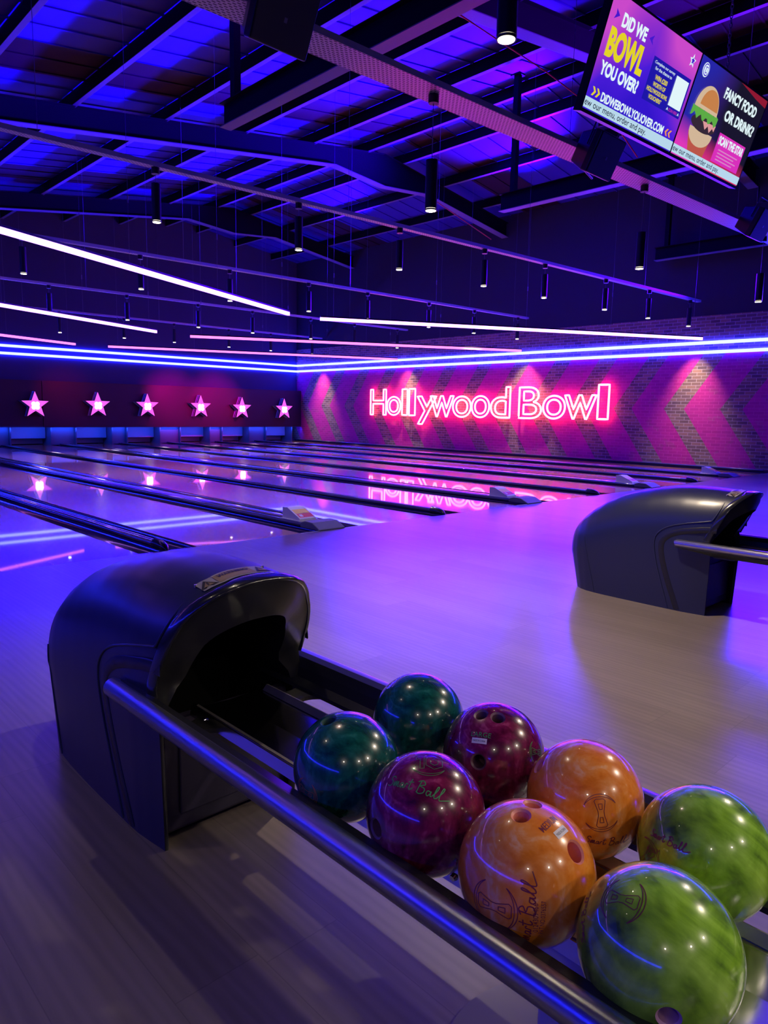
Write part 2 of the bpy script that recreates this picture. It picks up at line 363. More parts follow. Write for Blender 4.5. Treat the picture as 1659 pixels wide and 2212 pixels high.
# rafters (portal frames) : web + lower flange, with the V haunch at the ridge
def rafter(y, label):
    root = empty('roof_rafter', (0, y, 0), label, 'roof beam', 'portal frame rafters')
    xs = [-7, 10.87, 12.4, 13.93, WX]
    zl = [zb(-7), zb(10.87), zb(10.87) - 0.13, zb(13.93), zb(WX)]
    top = [zb(x) + 0.40 for x in xs]
    w = MB(); fl = MB()
    for i in range(4):
        w.prism([(xs[i], zl[i] + .012), (xs[i + 1], zl[i + 1] + .012), (xs[i + 1], top[i + 1]), (xs[i], top[i])], 'Y', -0.03, 0.03)
        fl.prism([(xs[i], zl[i]), (xs[i + 1], zl[i + 1]), (xs[i + 1], zl[i + 1] + .012), (xs[i], zl[i] + .012)], 'Y', -0.11, 0.11)
        w.prism([(xs[i], top[i] - .012), (xs[i + 1], top[i + 1] - .012), (xs[i + 1], top[i + 1]), (xs[i], top[i])], 'Y', -0.10, 0.10)
    w.build('web', M_steel_dark, root); fl.build('flange', M_flange, root)
rafter(20.0, 'dark steel roof rafter farthest away, nearest the back wall')
rafter(13.27, 'dark steel roof rafter crossing the middle of the hall')
rafter(6.5, 'dark steel roof rafter nearest the viewer, passing above the television screens')
PL = {-1.75: 'outermost on the left', 0.0: 'second from the left', 1.7: 'third from the left', 3.4: 'fourth from the left', 5.05: 'fifth from the left', 6.75: 'sixth from the left', 8.5: 'seventh from the left', 10.25: 'eighth from the left', 11.85: 'just left of the roof ridge', 13.0: 'just right of the roof ridge', 14.5: 'second right of the roof ridge', 16.1: 'nearest the brick wall side'}
# purlins run along the lanes
for x in (-1.75, 0.0, 1.7, 3.4, 5.05, 6.75, 8.5, 10.25, 11.85, 13.0, 14.5, 16.1):
    z = zb(x) + 0.40
    side = 'left' if x < RX else 'right'
    root = empty('roof_purlin', (x, 0, z), 'thin dark steel purlin running towards the stars, %s' % PL[x], 'roof beam', 'purlins under the %s roof slope' % side)
    MB().box(-.006, .006, -6, 24.3, 0, .215).build('web', M_steel_dark, root)
    MB().box(-.006, .075, -6, 24.3, -.004, .006).build('flange', M_flange, root)
# hung track beams with posts
for i, (x, ye, zr, lab) in enumerate(((5.32, 8.87, 6.5, 'leftmost hung steel beam with a violet lower flange, behind the near speaker'),
                                  (11.0, 8.62, 7.2, 'second hung steel beam, ending left of the middle speaker'),
                                  (16.9, 8.5, 6.8, 'third hung steel beam, beside the dark upper wall on the right'))):
    root = empty('hung_beam', (x, ye, 4.9), lab, 'beam', 'hung steel beams')
    L = 9.5
    MB().box(.07, .09, -L, 0, .012, .30).build('web', M_steel_dark, root)
    b = MB().box(0, .17, -L, 0, 0, .012); b.build('lower_flange', M_flange, root)
    MB().box(0, .17, -L, 0, .29, .302).build('upper_flange', M_steel_dark, root)
    MB().box(.03, .13, -.32, -.22, .30, zr - 4.9).build('post', M_steel_dark, root)
    MB().box(.00, .17, -.36, -.16, zr - 4.93, zr - 4.9).build('post_plate', M_steel_dark, root)

# fascia (masking) above the pins and the pits
MB_f = MB()
fz0, fz1 = 0.55, 1.95
root = empty('pin_fascia', (8, 22.99, fz0), 'long dark glossy board above the pin pits that carries the stars', 'board')
for k, (a, b) in enumerate(((-6.5, 7.55), (7.56, 17.28))):
    MB().box(a - 8, b - 8, 0.0 if k else 0.03, 0.16, 0, fz1 - fz0).build('board', M_fascia, root)
# dividers positions
DIV = [(1.02, 1)] + [(2.80 + 1.78 * n, n % 2) for n in range(8)] + [(17.06, 2)]
ORD = ['leftmost', 'second', 'third', 'fourth', 'fifth', 'sixth', 'seventh', 'eighth', 'ninth', 'tenth']
def halfw(k): return 0.39 if k == 1 else (0.265 if k == 0 else 0.235)
LY1 = 22.75
for i in range(9):
    x0 = DIV[i][0] + halfw(DIV[i][1]); x1 = DIV[i + 1][0] - halfw(DIV[i + 1][1])
    o = MB().box(0, x1 - x0, 0, 24.1 - FY, -.06, 0).build('bowling_lane', M_lane)
    o.location = (x0, FY, 0)
    tag(o, 'glossy orange-brown wooden bowling lane, %s counted from the left%s' % (ORD[i], ' and against the brick wall' if i == 8 else ''), 'bowling lane', 'bowling lanes')
for i, (xc, kind) in enumerate(DIV[:]):
    hw = halfw(kind); gw = 0.235; capw = hw - gw
    Lg = 23.1 - FY
    ki = {1: 'wide', 0: 'narrow', 2: 'wall side'}[kind]
    root = empty('lane_divider', (xc, FY, 0), 'black glossy %s gutter divider, %s from the left between the lanes' % (ki, ORD[i]) if kind < 2 else 'black glossy gutter along the foot of the brick wall', 'gutter', 'gutter dividers')
    def gutter(xa, xb):
        n = 10; g = MB(); top = []; bot = []
        for k in range(n + 1):
            a = PI * k / n; x = (xa + xb) / 2 - (xb - xa) / 2 * math.cos(a); z = -0.005 - 0.085 * math.sin(a)
            top.append((x, z))
        vs = [(x, 0, z) for x, z in top] + [(x, Lg, z) for x, z in top]
        g.add(vs, [(k, k + 1, n + 2 + k, n + 1 + k) for k in range(n)], True)
        vs = [(x, 0, z - .012) for x, z in top] + [(x, Lg, z - .012) for x, z in top]
        g.add(vs, [(k + 1, k, n + 1 + k, n + 2 + k) for k in range(n)], True)
        g.add([(x, 0, z) for x, z in top] + [(x, 0, z - .012) for x, z in top], [(k, k + 1, n + 2 + k, n + 1 + k) for k in range(n)])
        return g
    if kind < 2:
        gutter(-hw, -capw).build('gutter', M_gutter, root); gutter(capw, hw).build('gutter', M_gutter, root)
        for s in (-1, 1):
            xb = s * (capw - .012)
            MB().tube([(xb, 0.22, 0.025), (xb, Lg - .2, 0.025)], 0.026, 10).build('bumper_rail', M_bumper, root)
            MB().box(min(xb - s * .03, xb), max(xb - s * .03, xb), 0.2, Lg - .2, -.09, 0.03).build('rail_base', M_cap, root)
        if capw > .1:
            arc = [(-(capw - .05), -.09)] + [((capw - .05) * -math.cos(PI * k / 8), .03 + .022 * math.sin(PI * k / 8)) for k in range(9)] + [(capw - .05, -.09)]
            MB().prism(arc, 'Y', 0.2, Lg, True).build('capping', M_cap, root)
            # grey wedge at the foul line
            wedge = MB().prism([(-.02, 0), (.30, 0), (.30, .052), (.22, .075), (.10, .07), (-.02, .012)], 'X', -.17, .17)
            wedge.build('end_wedge', M_grey, root, bevel=.008)
        else:
            MB().prism([(-.015, -.09), (-.015, .035), (.015, .035), (.015, -.09)], 'Y', 0.2, Lg).build('capping', M_cap, root)
            e = MB(); pts = [(0, .02, -.01), (0, .07, .01), (0, .14, .022), (0, .24, .026)]
            e.tube(pts, [.006, .032, .045, .05], 14); e.build('end_knob', M_collar if i else M_grey, root)
        MB().box(-hw, hw, -.012, .004, -.10, .001).build('foul_line_strip', M_white if kind == 1 else M_gutter, root)
    else:
        gutter(-hw, 0.0).build('gutter', M_gutter, root)
        MB().box(.0, .20, 0.0, Lg, -.10, .065).build('capping', M_cap, root)
        MB().tube([(0.0, 0.1, 0.05), (0.0, Lg - .2, 0.05)], 0.022, 10).build('bumper_rail', M_bumper, root)
    # detector box on the wide dividers
    if kind == 1 and i > 0:
        names = {1: 0, 3: 0}
        b = empty('foul_detector', (xc - .02, FY + .36, .053), 'small white wedge-shaped box with a yellow and red label on the %s gutter divider' % ORD[i], 'sensor box', 'detector boxes at the foul line')
        MB().prism([(0, 0), (.30, 0), (.30, .115), (.22, .115), (0, .02)], 'X', -.11, .11).build('housing', M_white, b, bevel=.004)
        MB().box(-.13, .13, -.015, .315, -.006, .004).build('base', M_white, b)
        def slope(a0, a1, x0, x1, nm, m, off=.0015):
            f_ = lambda t: (0.0 + .22 * t, .02 + .095 * t + off)
            (ya, za), (yb2, zb2) = f_(a0), f_(a1)
            MB().add([(x0, ya, za), (x1, ya, za), (x1, yb2, zb2), (x0, yb2, zb2)], [(0, 1, 2, 3)]).build(nm, m, b)
        slope(.10, .42, -.09, .10, 'red_label', M_red); slope(.44, .80, -.09, .10, 'yellow_label', M_yellow)
        slope(.16, .34, -.07, -.03, 'label_print', M_white, .003)
# pin pits: kickbacks, hanging boards, posts
for i in range(9):
    x0 = DIV[i][0] + halfw(DIV[i][1]); x1 = DIV[i + 1][0] - halfw(DIV[i + 1][1])
    root = empty('pin_pit', ((x0 + x1) / 2, 23.0, 0), 'blue-lit pin pit at the end of the lane, %s from the left' % ORD[i], 'pin pit', 'pin pits under the fascia')
    w = (x1 - x0) / 2
    MB().box(-w - .03, -w, 0, 1.15, 0.0, .56).build('kickback', M_kick, root); MB().box(w, w + .03, 0, 1.15, 0.0, .56).build('kickback', M_kick, root)
    MB().box(-w + .02, w - .02, .42, .46, .20, .56).build('sweep_board', M_curtain, root)
    MB().box(-w + .02, w - .02, .70, .74, .02, .17).build('cushion', M_curtain, root)
    MB().box(-w + .02, w - .02, .425, .465, .175, .195).build('sweep_bar', M_black, root)
for i, (xc, kind) in enumerate(DIV[1:-1]):
    hw = halfw(kind)
    o = MB().box(-hw + .04, hw - .04, 0, .9, .0, .56).build('pit_divider', M_kick); o.location = (xc, 23.12, 0)
    tag(o, 'dark blue-lit partition between pin pits, %s from the left' % ORD[i], 'partition', 'partitions between the pits')

# ================================================================== STARS
STARS = [(7.26, 1.214), (9.13, 1.249), (10.773, 1.25), (12.733, 1.253), (14.41, 1.232), (16.29, 1.226)]
STL = ['leftmost', 'second from the left', 'third from the left', 'fourth from the left', 'fifth from the left', 'rightmost, beside the brick wall']
def star_poly(R, r, n=5):
    return [((R if k % 2 == 0 else r) * math.sin(PI * k / n), (R if k % 2 == 0 else r) * math.cos(PI * k / n)) for k in range(2 * n)]
def star_sign(x, z, lab):
    k = 1.0
    root = empty('star_sign', (x, 22.72, z), 'pink glowing star with a white number on the dark fascia, ' + lab, 'star sign', 'star signs above the lanes')
    P = star_poly(.40, .165)
    MB().prism(P, 'Y', -.0, .03).build('face', M_starface, root)
    mb = MB(); n = len(P)
    for i in range(n):
        a, b = P[i], P[(i + 1) % n]; q = [(p[0] * 1.03, p[1] * 1.03) for p in (a, b)]
        mb.add([(q[0][0], .10, q[0][1]), (q[1][0], .10, q[1][1]), (q[1][0], .14, q[1][1]), (q[0][0], .14, q[0][1])], [(0, 1, 2, 3)])
        mb.add([(q[0][0], .18, q[0][1]), (q[1][0], .18, q[1][1]), (q[1][0], .265, q[1][1]), (q[0][0], .265, q[0][1])], [(0, 1, 2, 3)])
    mb.build('side_rim', M_starside, root)
    MB().prism([(p[0] * .98, p[1] * .98) for p in P], 'Y', .03, .27).build('casing', M_black, root)
    nb = MB()
    for sx in (-.052, .052):
        for sz in (-.055, .045):
            pts = [(sx + .058 * math.cos(t), sz - .01 + .062 * math.sin(t)) for t in [2 * PI * j / 16 for j in range(16)]]
            nb.prism(pts, 'Y', -.012, -.002)
    nb.build('number', M_starnum, root)
    return root
for (x, z), l in zip(STARS, STL): star_sign(x, z, l)

# ================================================================== NEON STRIPS
for z, l in ((2.715, 'lower'), (2.935, 'upper')):
    o = MB().box(WX - .045, WX - .005, -2.0, YB - .03, z - .036, z + .036).build('neon_strip', M_neon)
    tag(o, 'bright blue-white neon strip, %s of the two lines along the brick wall' % l, 'neon strip', 'neon strips round the hall')
    o = MB().box(-6.9, WX - .05, YB - .045, YB - .005, z - .036, z + .036).build('neon_strip', M_neon)
    tag(o, 'bright blue-white neon strip, %s of the two lines above the stars' % l, 'neon strip', 'neon strips round the hall')

for z, l in ((2.715, 'lower'), (2.935, 'upper')):
    o = MB().box(-6.995, -6.955, -4.0, YB - .05, z - .036, z + .036).build('neon_strip', M_neonL)
    tag(o, 'bright blue-white neon strip, %s of the two along the left wall, mirrored in the balls' % l, 'neon strip', 'neon strips round the hall')
# ================================================================== SIGN on the brick wall
LET = [('H', 18.80, 17.98, 1.075, 1.975), ('o', 17.96, 17.27, 1.076, 1.725), ('l', 17.23, 16.95, 1.084, 1.973), ('l', 16.90, 16.59, 1.078, 1.980),
       ('y', 16.52, 15.64, 0.802, 1.736), ('w', 15.94, 14.91, 1.057, 1.744), ('o', 14.97, 14.21, 1.062, 1.731), ('o', 14.21, 13.50, 1.065, 1.738),
       ('d', 13.47, 12.74, 1.069, 1.993), ('B', 12.45, 11.66, 1.069, 1.975), ('o', 11.63, 10.89, 1.075, 1.736), ('w', 10.94, 9.95, 1.078, 1.746), ('l', 9.93, 9.59, 1.087, 2.015)]
sign = empty('wall_sign', (WX, 14.2, 1.07), 'large pink-white neon outline lettering on the painted brick wall', 'sign')
def resample(lp, step):
    out = []; n = len(lp)
    for i in range(n):
        a, b = lp[i], lp[(i + 1) % n]; d = (b - a).length; k = max(1, int(d / step))
        out += [a.lerp(b, j / k) for j in range(k)]
    return out
for ch, y0, y1, z0, z1 in LET:
    loops = text_loops(ch, 0.065, False, 8)
    xs = [p.x for l in loops for p in l]; ys = [p.y for l in loops for p in l]
    ax, bx, ay, by = min(xs), max(xs), min(ys), max(ys)
    mb = MB(); pad = .018
    for lp in loops:
        q = [Vector((-.13, (y0 - pad) + (p.x - ax) / (bx - ax) * ((y1 + pad) - (y0 - pad)) - 14.2, (z0 + pad) + (p.y - ay) / (by - ay) * (z1 - z0 - 2 * pad) - 1.07)) for p in lp]
        mb.tube(resample(q, .06), .028, 8, closed=True)
    o = mb.build('letter', M_letter, sign)
    for yy in ((y0 * .75 + y1 * .25), ):
        MB().tube([(-.13, yy - 14.2, z0 - 1.07 + .02), (0, yy - 14.2, z0 - 1.07 + .02)], .006, 6).build('letter_bracket', M_black, sign)

# ================================================================== LED BARS (chevrons hanging over the lanes)
ZL = 2.9
BARS = [((.20, 6.84), (7.73, 10.65), M_led, 'brightest white-violet LED bar, upper left, hanging over the near lanes'),
        ((.20, 11.84), (7.60, 15.50), M_led, 'violet-white LED bar below the longest one at the left edge'),
        ((.20, 16.9), (7.65, 20.47), M_ledpink, 'short pink LED bar just above the blue neon at the left edge'),
        ((8.53, 10.76), (15.95, 6.79), M_led, 'white-violet LED bar, topmost of the three pointing to the brick wall'),
        ((8.60, 15.80), (16.2, 11.74), M_ledpink, 'pinkish LED bar, middle of the three pointing to the brick wall'),
        ((8.54, 20.4), (16.6, 16.9), M_ledpink, 'pink LED bar, lowest of the three pointing to the brick wall')]
BARS += [((-6.8, 10.0), (-.65, 6.9), M_led, 'violet-white LED bar left of the picture, mirrored in the balls')]
for (xa, ya), (xb, yb), m, lab in BARS:
    root = empty('led_bar', (xa, ya, ZL), lab, 'light bar', 'LED bars in chevrons over the lanes')
    d = Vector((xb - xa, yb - ya, 0)); n = Vector((-d.y, d.x, 0)).normalized() * .021
    def bar(z0, z1, w):
        k = n * (w / .021)
        vs = [(-k.x, -k.y, z0), (k.x, k.y, z0), (d.x + k.x, d.y + k.y, z0), (d.x - k.x, d.y - k.y, z0)]
        vs += [(a, b, z1) for a, b, _ in vs]
        return MB().add(vs, [(0, 3, 2, 1), (4, 5, 6, 7), (0, 1, 5, 4), (1, 2, 6, 5), (2, 3, 7, 6), (3, 0, 4, 7)])
    bar(-.036, .02, .022).build('diffuser', m, root)
    bar(.02, .045, .025).build('housing', M_black, root)
    for t in (.03, .27, .5, .73, .97):
        p = d * t; zt = zb(xa + p.x) + .585 - ZL
        MB().tube([(p.x, p.y, .04), (p.x, p.y, zt)], .0022, 5).build('suspension_wire', M_wire, root)
        MB().tube([(p.x, p.y, .75), (p.x, p.y, .83)], .009, 6).build('wire_clamp', M_wire, root)

# ================================================================== CABLE TRAYS + PENDANTS
ZT = 3.863
TRAYS = [(2.45, .10, -4, 3.45, 'sixth'), (4.42, .28, 1.0, 17.2, 'nearest'), (7.87, .10, -3, 17.2, 'second'), (12.45, .09, -3, 17.2, 'third'), (17.1, .09, -3, 17.2, 'fourth'), (21.6, .09, -3, 17.2, 'farthest')]
TLAB = ['thin steel cable tray overhead nearest the viewer, in front of the television screens', 'broad perforated steel cable tray lit magenta, carrying the speakers',
        'thin cable tray crossing behind the first long LED bar, second row', 'thin blue-lit cable tray in the third row over the lanes', 'thin blue-lit cable tray in the fourth row over the lanes', 'thin cable tray closest to the star fascia']
TSL = [0, -.04, -.036, -.02, -.003, 0]; TY0 = [2.45, 4.47, 7.93, 12.55, 17.12, 21.6]
for r_, ((y, w, xa, xb, _), lab) in enumerate(zip(TRAYS, TLAB)):
    root = empty('cable_tray', (xa, TY0[r_] + TSL[r_] * (xa - 4), ZT), lab, 'cable tray', 'cable trays across the hall')
    root.rotation_euler = (0, 0, TSL[r_])
    MB().box(0, xb - xa, -w / 2, w / 2, 0, .003).build('tray_bed', M_tray, root)
    for s in (-1, 1):
        MB().box(0, xb - xa, s * w / 2 - .002, s * w / 2 + .002, 0, .05).build('side_rail', M_tray, root)
    for j in range(int((xb - xa) / 4)):
        x = 1.7 + j * 4
        MB().tube([(x, 0, .0), (x, 0, zb(xa + x) + .585 - ZT)], .003, 5).build('hanger_rod', M_wire, root)
MB().tube([(2.2, 4.56, 3.93), (5.0, 4.57, 3.93), (7.2, 4.56, 3.925), (7.55, 4.6, 3.86), (7.7, 4.65, 4.05)], .014, 8).build('tray_cable', M_black)
tag(bpy.data.objects['tray_cable'], 'black cable laid along the broad magenta cable tray to the middle speaker', 'cable')

ZP = 3.27
def tray_y(r, x): return [2.45, 4.47, 7.93, 12.55, 17.12, 21.6][r] + [0, -.04, -.036, -.02, -.003, 0][r] * (x - 4)
XS = [3.93, 5.87, 7.66, 9.55, 11.2, 13.2, 14.9, 16.75]
PEND = []
PEND.append([(3.14, 2.45), (1.3, 2.45), (-.6, 2.45)])
PEND.append([(5.69, 5.33), (9.8, 5.1), (13.9, 5.0)])
PEND.append([(x, 7.9 - .03 * i) for i, x in enumerate(XS)])
PEND.append([(x, 12.6) for x in XS])
PEND.append([(x, 17.05) for x in XS[1:]])
PEND.append([(x, 21.6) for x in XS[2:]])
# refit X/Y so that each lamp hangs right under its canopy
PEND[1] = [(4.73, 4.42), (8.21, 4.42), (11.65, 4.42)]
rown = ['row nearest the viewer', 'broad magenta cable tray', 'second cable tray', 'third cable tray', 'fourth cable tray', 'farthest cable tray']
TY = [2.45, 4.42, 7.87, 12.45, 17.1, 21.6]
proto = None
def make_pendant(ZP=3.29):
    root = empty('pendant_spotlight', (0, 0, ZP), '', 'pendant light')
    bl = .40
    MB().tube([(0, 0, .004), (0, 0, bl)], .052, 20).build('body', M_black, root)
    ring = MB(); n = 20
    vs = []; 
    for rr, z in ((.052, .0), (.052, -.012), (.044, -.012), (.044, .003)):
        vs += [(rr * math.cos(2 * PI * k / n), rr * math.sin(2 * PI * k / n), z) for k in range(n)]
    ring.add(vs, [(a * n + k, a * n + (k + 1) % n, (a + 1) * n + (k + 1) % n, (a + 1) * n + k) for a in range(3) for k in range(n)], True)
    ring.build('trim_ring', M_black, root)
    MB().prism([(.043 * math.cos(2 * PI * k / n), .043 * math.sin(2 * PI * k / n)) for k in range(n)], 'Z', -.0145, .002).build('lens', M_lens, root)
    MB().tube([(0, 0, bl), (0, 0, ZT - ZP - .05)], .004, 6).build('cord', M_wire, root)
    MB().tube([(0, 0, ZT - ZP - .07), (0, 0, ZT - ZP + .03)], .045, 16).build('canopy', M_black, root)
    return root
def spot_for(x, y, e, ang=1.5, zp=3.29):
    lamp('spotlight_lamp', 'SPOT', (x, y, zp - .02), e, WARM, (x + (.55 if x > 16 else 0), y, .7 if x > 16 else 0), spot_size=(1.05 if x > 16 else ang), spot_blend=(1.0 if x > 16 else 0.55), shadow_soft_size=.03)
proto = make_pendant(); proto_low = make_pendant(2.94); proto_mid = make_pendant(3.10)
used = set()
for r, row in enumerate(PEND):
    for i, (x, y) in enumerate(row):
        yy = tray_y(r, x)
        lab = 'black cylinder pendant spotlight with a bright lens, %s along the %s' % (ORD[i], rown[r])
        if r == 0:
            lab = ['large black pendant spotlight nearest the viewer, at the top left of the screens', 'black pendant spotlight straight above the ball rack', 'black pendant spotlight above and left of the viewer'][i]
        pr, zp = (proto_low, 2.94) if r == 1 else ((proto_mid, 3.10) if r == 0 else (proto, 3.29))
        if zp not in used: o = pr; o.location = (x, yy, zp); o['label'] = lab; used.add(zp)
        else: o = dup(pr, (x, yy, zp), lab)
        o['group'] = 'pendant spotlights'
        e = {0: 620 if i == 0 else 40, 1: 110, 2: 170, 3: 260, 4: 280, 5: 60}[r]
        if x > 16: e = 420
        if r <= 4 or x > 16: spot_for(x, yy, e, zp=zp)

# ================================================================== RED CABLES
o = MB().tube([(4.7, 5.9, 5.6), (6.2, 5.55, 5.45), (7.6, 5.3, 5.2), (8.9, 5.1, 4.9), (9.3, 5.0, 4.6)], .008, 6).build('red_cable', M_redcable)
tag(o, 'thin red cable slung between the roof beams above the magenta tray', 'cable')
o = MB().tube([(14.0, 13.1, 6.60), (15.2, 13.0, 6.25), (16.2, 12.9, 5.95)], .012, 6).build('red_cable', M_redcable)
tag(o, 'short thin red cable near the ridge, crossing behind the pendant spotlight', 'cable')

# ================================================================== SPEAKERS
def speaker(x, y, z, lab):
    root = empty('speaker', (x, y, z), lab, 'speaker', 'speakers hung from the magenta tray')
    w, h, d = .46, .38, .30; t = math.radians(27)
    N = Vector((0, -math.cos(t), -math.sin(t))); U = Vector((0, -math.sin(t), math.cos(t)))
    def P(a, u, n): return Vector((a, 0, 0)) + U * u - N * n
    fr = [P(-w / 2, 0, 0), P(w / 2, 0, 0), P(w / 2, h, 0), P(-w / 2, h, 0)]
    md = [P(-w / 2, 0, .07), P(w / 2, 0, .07), P(w / 2, h, .07), P(-w / 2, h, .07)]
    bk = [P(-w * .27, .05, d), P(w * .27, .05, d), P(w * .27, h - .05, d), P(-w * .27, h - .05, d)]
    mb = MB(); vs = fr + md + bk; fs = [(8, 9, 10, 11), (3, 2, 1, 0)]
    for o_ in (0, 4):
        for k in range(4): fs.append((o_ + k, o_ + (k + 1) % 4, o_ + 4 + (k + 1) % 4, o_ + 4 + k))
    mb.add(vs, fs); mb.build('cabinet', M_black, root, bevel=.012)
    g = MB().add([P(-w / 2 + .012, .012, -.006), P(w / 2 - .012, .012, -.006), P(w / 2 - .012, h - .012, -.006), P(-w / 2 + .012, h - .012, -.006)], [(0, 1, 2, 3)]); g.build('grille', M_grille, root)
    MB().add([P(-.012, .16, -.009), P(.012, .16, -.009), P(.012, .19, -.009), P(-.012, .19, -.009)], [(0, 1, 2, 3)]).build('badge', M_flange, root)
    for s in (-1, 1):
        MB().tube([P(s * (w / 2 - .01), h * .6, .12), P(s * (w / 2 - .01), h + .10, .12)], .008, 6).build('yoke_arm', M_black, root)
    MB().tube([P(-(w / 2 - .01), h + .10, .12), P((w / 2 - .01), h + .10, .12)], .008, 6).build('yoke_bar', M_black, root)
    MB().tube([P(0, h + .10, .12), P(0, h + .10, .12) + Vector((0, .12, .0)), P(0, h + .10, .12) + Vector((0, .12, .20))], .016, 8).build('hanger', M_black, root)
    return root
speaker(2.98, 4.22, 3.56, 'large black speaker at the top of the picture left of the magenta tray')
speaker(6.70, 4.02, 3.56, 'black speaker hanging from the magenta tray below the television screens')
speaker(10.5, 3.86, 3.58, 'black speaker at the right edge, farthest along the tray')

# ================================================================== TELEVISIONS
def emis(name, col, s=1.0): return mat(name, (0, 0, 0), 0.3, emit=col, es=s)
E_white = emis('screen_white', (0.80, 0.97, 1.0), .95); E_yel = emis('screen_yellow', (0.85, 0.72, 0.02), .9); E_navy = emis('screen_navy', (0.012, 0.008, 0.38), 1.0)
E_bar = emis('screen_ticker', (0.50, 0.72, 0.86), .95); E_dark = emis('screen_dark', (0.006, 0.005, 0.03), 1.0); E_mag = emis('screen_magenta', (0.72, 0.03, 0.50), .95)
E_arrow = emis('screen_blue', (0.06, 0.01, 0.60), 1.0); E_orange = emis('screen_orange', (0.95, 0.35, 0.08), .9); E_pinktx = emis('screen_pink', (0.55, 0.03, 0.45), .9)
E_bun = emis('screen_bun', (0.70, 0.27, 0.08), .8); E_bunlt = emis('screen_bun_light', (0.80, 0.58, 0.38), .8); E_lett = emis('screen_lettuce', (0.12, 0.45, 0.06), .9)
E_pinkln = emis('screen_pink_line', (0.85, 0.30, 0.70), .8); E_patty = emis('screen_patty', (0.035, 0.02, 0.03), 1.0); E_ham = emis('screen_ham', (0.80, 0.35, 0.36), .9)
def screen_mat(name, stops):
    m = mat(name, (0, 0, 0), 0.25); t = NT(m)
    tc = t.n('ShaderNodeTexCoord'); sp = t.n('ShaderNodeSeparateXYZ'); t.l(tc.outputs['Object'], sp.inputs[0])
    nz = t.n('ShaderNodeTexNoise', i_Scale=1.8, i_Detail=0.5, i_Distortion=.4); t.l(tc.outputs['Object'], nz.inputs['Vector'])
    return m, t, sp, nz
mA, t, sp, nz = screen_mat('screen_advert_left', None)
# pink at the top left and at the right, deep blue through the middle and lower left
dx = t.math('SUBTRACT', sp.outputs[0], .40); dz = t.math('ADD', sp.outputs[2], .30)
q = t.math('ADD', t.math('MULTIPLY', t.math('ADD', sp.outputs[2], .62), 1.15), t.math('MULTIPLY', t.math('ABSOLUTE', t.math('SUBTRACT', sp.outputs[0], .55)), .62))
q = t.math('ADD', q, t.math('MULTIPLY', t.math('SUBTRACT', nz.outputs[0], .5), .55))
c = t.ramp(q, [(.28, (.035, .008, .62)), (.50, (.07, .012, .72)), (.68, (.30, .03, .62)), (.90, (.62, .07, .62))])
t.b.inputs['Emission Strength'].default_value = .95; t.l(c, t.b.inputs['Emission Color'])
mB, t, sp, nz = screen_mat('screen_advert_right', None)
q = t.math('ADD', t.math('MULTIPLY', sp.outputs[0], .8), t.math('MULTIPLY', t.math('SUBTRACT', nz.outputs[0], .5), .5))
c1 = t.ramp(q, [(.10, (.02, .02, .40)), (.30, (.03, .012, .16)), (.50, (.010, .008, .022))])
low = t.ramp(t.math('ADD', t.math('MULTIPLY', sp.outputs[2], -1.0), t.math('MULTIPLY', sp.outputs[0], -.10)), [(.36, (0, 0, 0)), (.52, (.75, .02, .10))])  # red neon reflection on the glass, put into the lower screen colour
t.b.inputs['Emission Strength'].default_value = .95; t.l(t.mix(1.0, c1, low, 'ADD'), t.b.inputs['Emission Color'])

TW, TH, TIL = 1.1, .62, .315
def tv(ox, oy, oz, label, m):
    root = empty('television', (ox, oy, oz), label, 'television', 'televisions over the approach')
    # local frame: x along the screen, z up the screen, y away from the viewer; origin at the top left corner
    Rz = Matrix.Rotation(-.039, 4, 'Z'); Rx = Matrix.Rotation(TIL, 4, 'X')
    root.matrix_world = Matrix.Translation((ox, oy, oz)) @ Rz @ Rx
    MB().box(-.012, TW + .0, .002, .055, -TH - .02, .012).build('housing', M_black, root, bevel=.004)
    b = MB(); e = .012
    b.box(-e, 0, -.004, .01, -TH - .02, e); b.box(TW - .004, TW + .002, -.004, .01, -TH - .02, e); b.box(-e, TW, -.004, .01, 0, e); b.box(-e, TW, -.004, .01, -TH - .02, -TH)
    b.build('bezel', M_black, root)
    sc = MB().add([(0, -.001, -TH), (TW, -.001, -TH), (TW, -.001, 0), (0, -.001, 0)], [(0, 1, 2, 3)]).build('screen', m, root)
    MB().box(.35, .75, .055, .11, -.42, -.15).build('wall_mount', M_steel_dark, root)
    return root, sc
def quad(sc, pts, m, nm, y=-.003):
    return MB().add([(u, y, -v) for u, v in pts], [tuple(range(len(pts)))]).build(nm, m, sc)
def ttext(sc, body, u0, v0, u1, v1, m, off=0.03, slant=0.0, y=-.004, nm='screen_text'):
    V, F = text_mesh(body, off)
    vs = [(u0 + a * (u1 - u0) + slant * (b - .5) * (v1 - v0), y, -(v1 - b * (v1 - v0))) for a, b in V]
    return MB().add(vs, F).build(nm, m, sc)
r1, s1 = tv(4.076, 2.393, 3.662, 'left television screen showing a pink and blue survey advert, hanging tilted from the roof', mA)
r2, s2 = tv(4.076 + 1.109 * math.cos(-.039), 2.393 + 1.109 * math.sin(-.039), 3.662, 'right television screen showing a burger advert, hanging beside the survey advert', mB)
ttext(s1, 'DiD WE', .141, .070, .421, .144, E_white, .045)
ttext(s1, 'BOWL', .057, .163, .478, .321, E_yel, .05)
ttext(s1, 'YOU OVER?', .058, .341, .490, .417, E_white, .045)
ttext(s1, 'DiDWEBOWLYOUOVER.COM', .150, .494, .926, .546, E_white, .035)
quad(s1, [(.565, .171), (1.066, .171), (1.066, .417), (.565, .417)], E_navy, 'survey_panel')
ttext(s1, 'Complete our survey', .590, .188, .852, .210, E_white, .01, y=-.006)
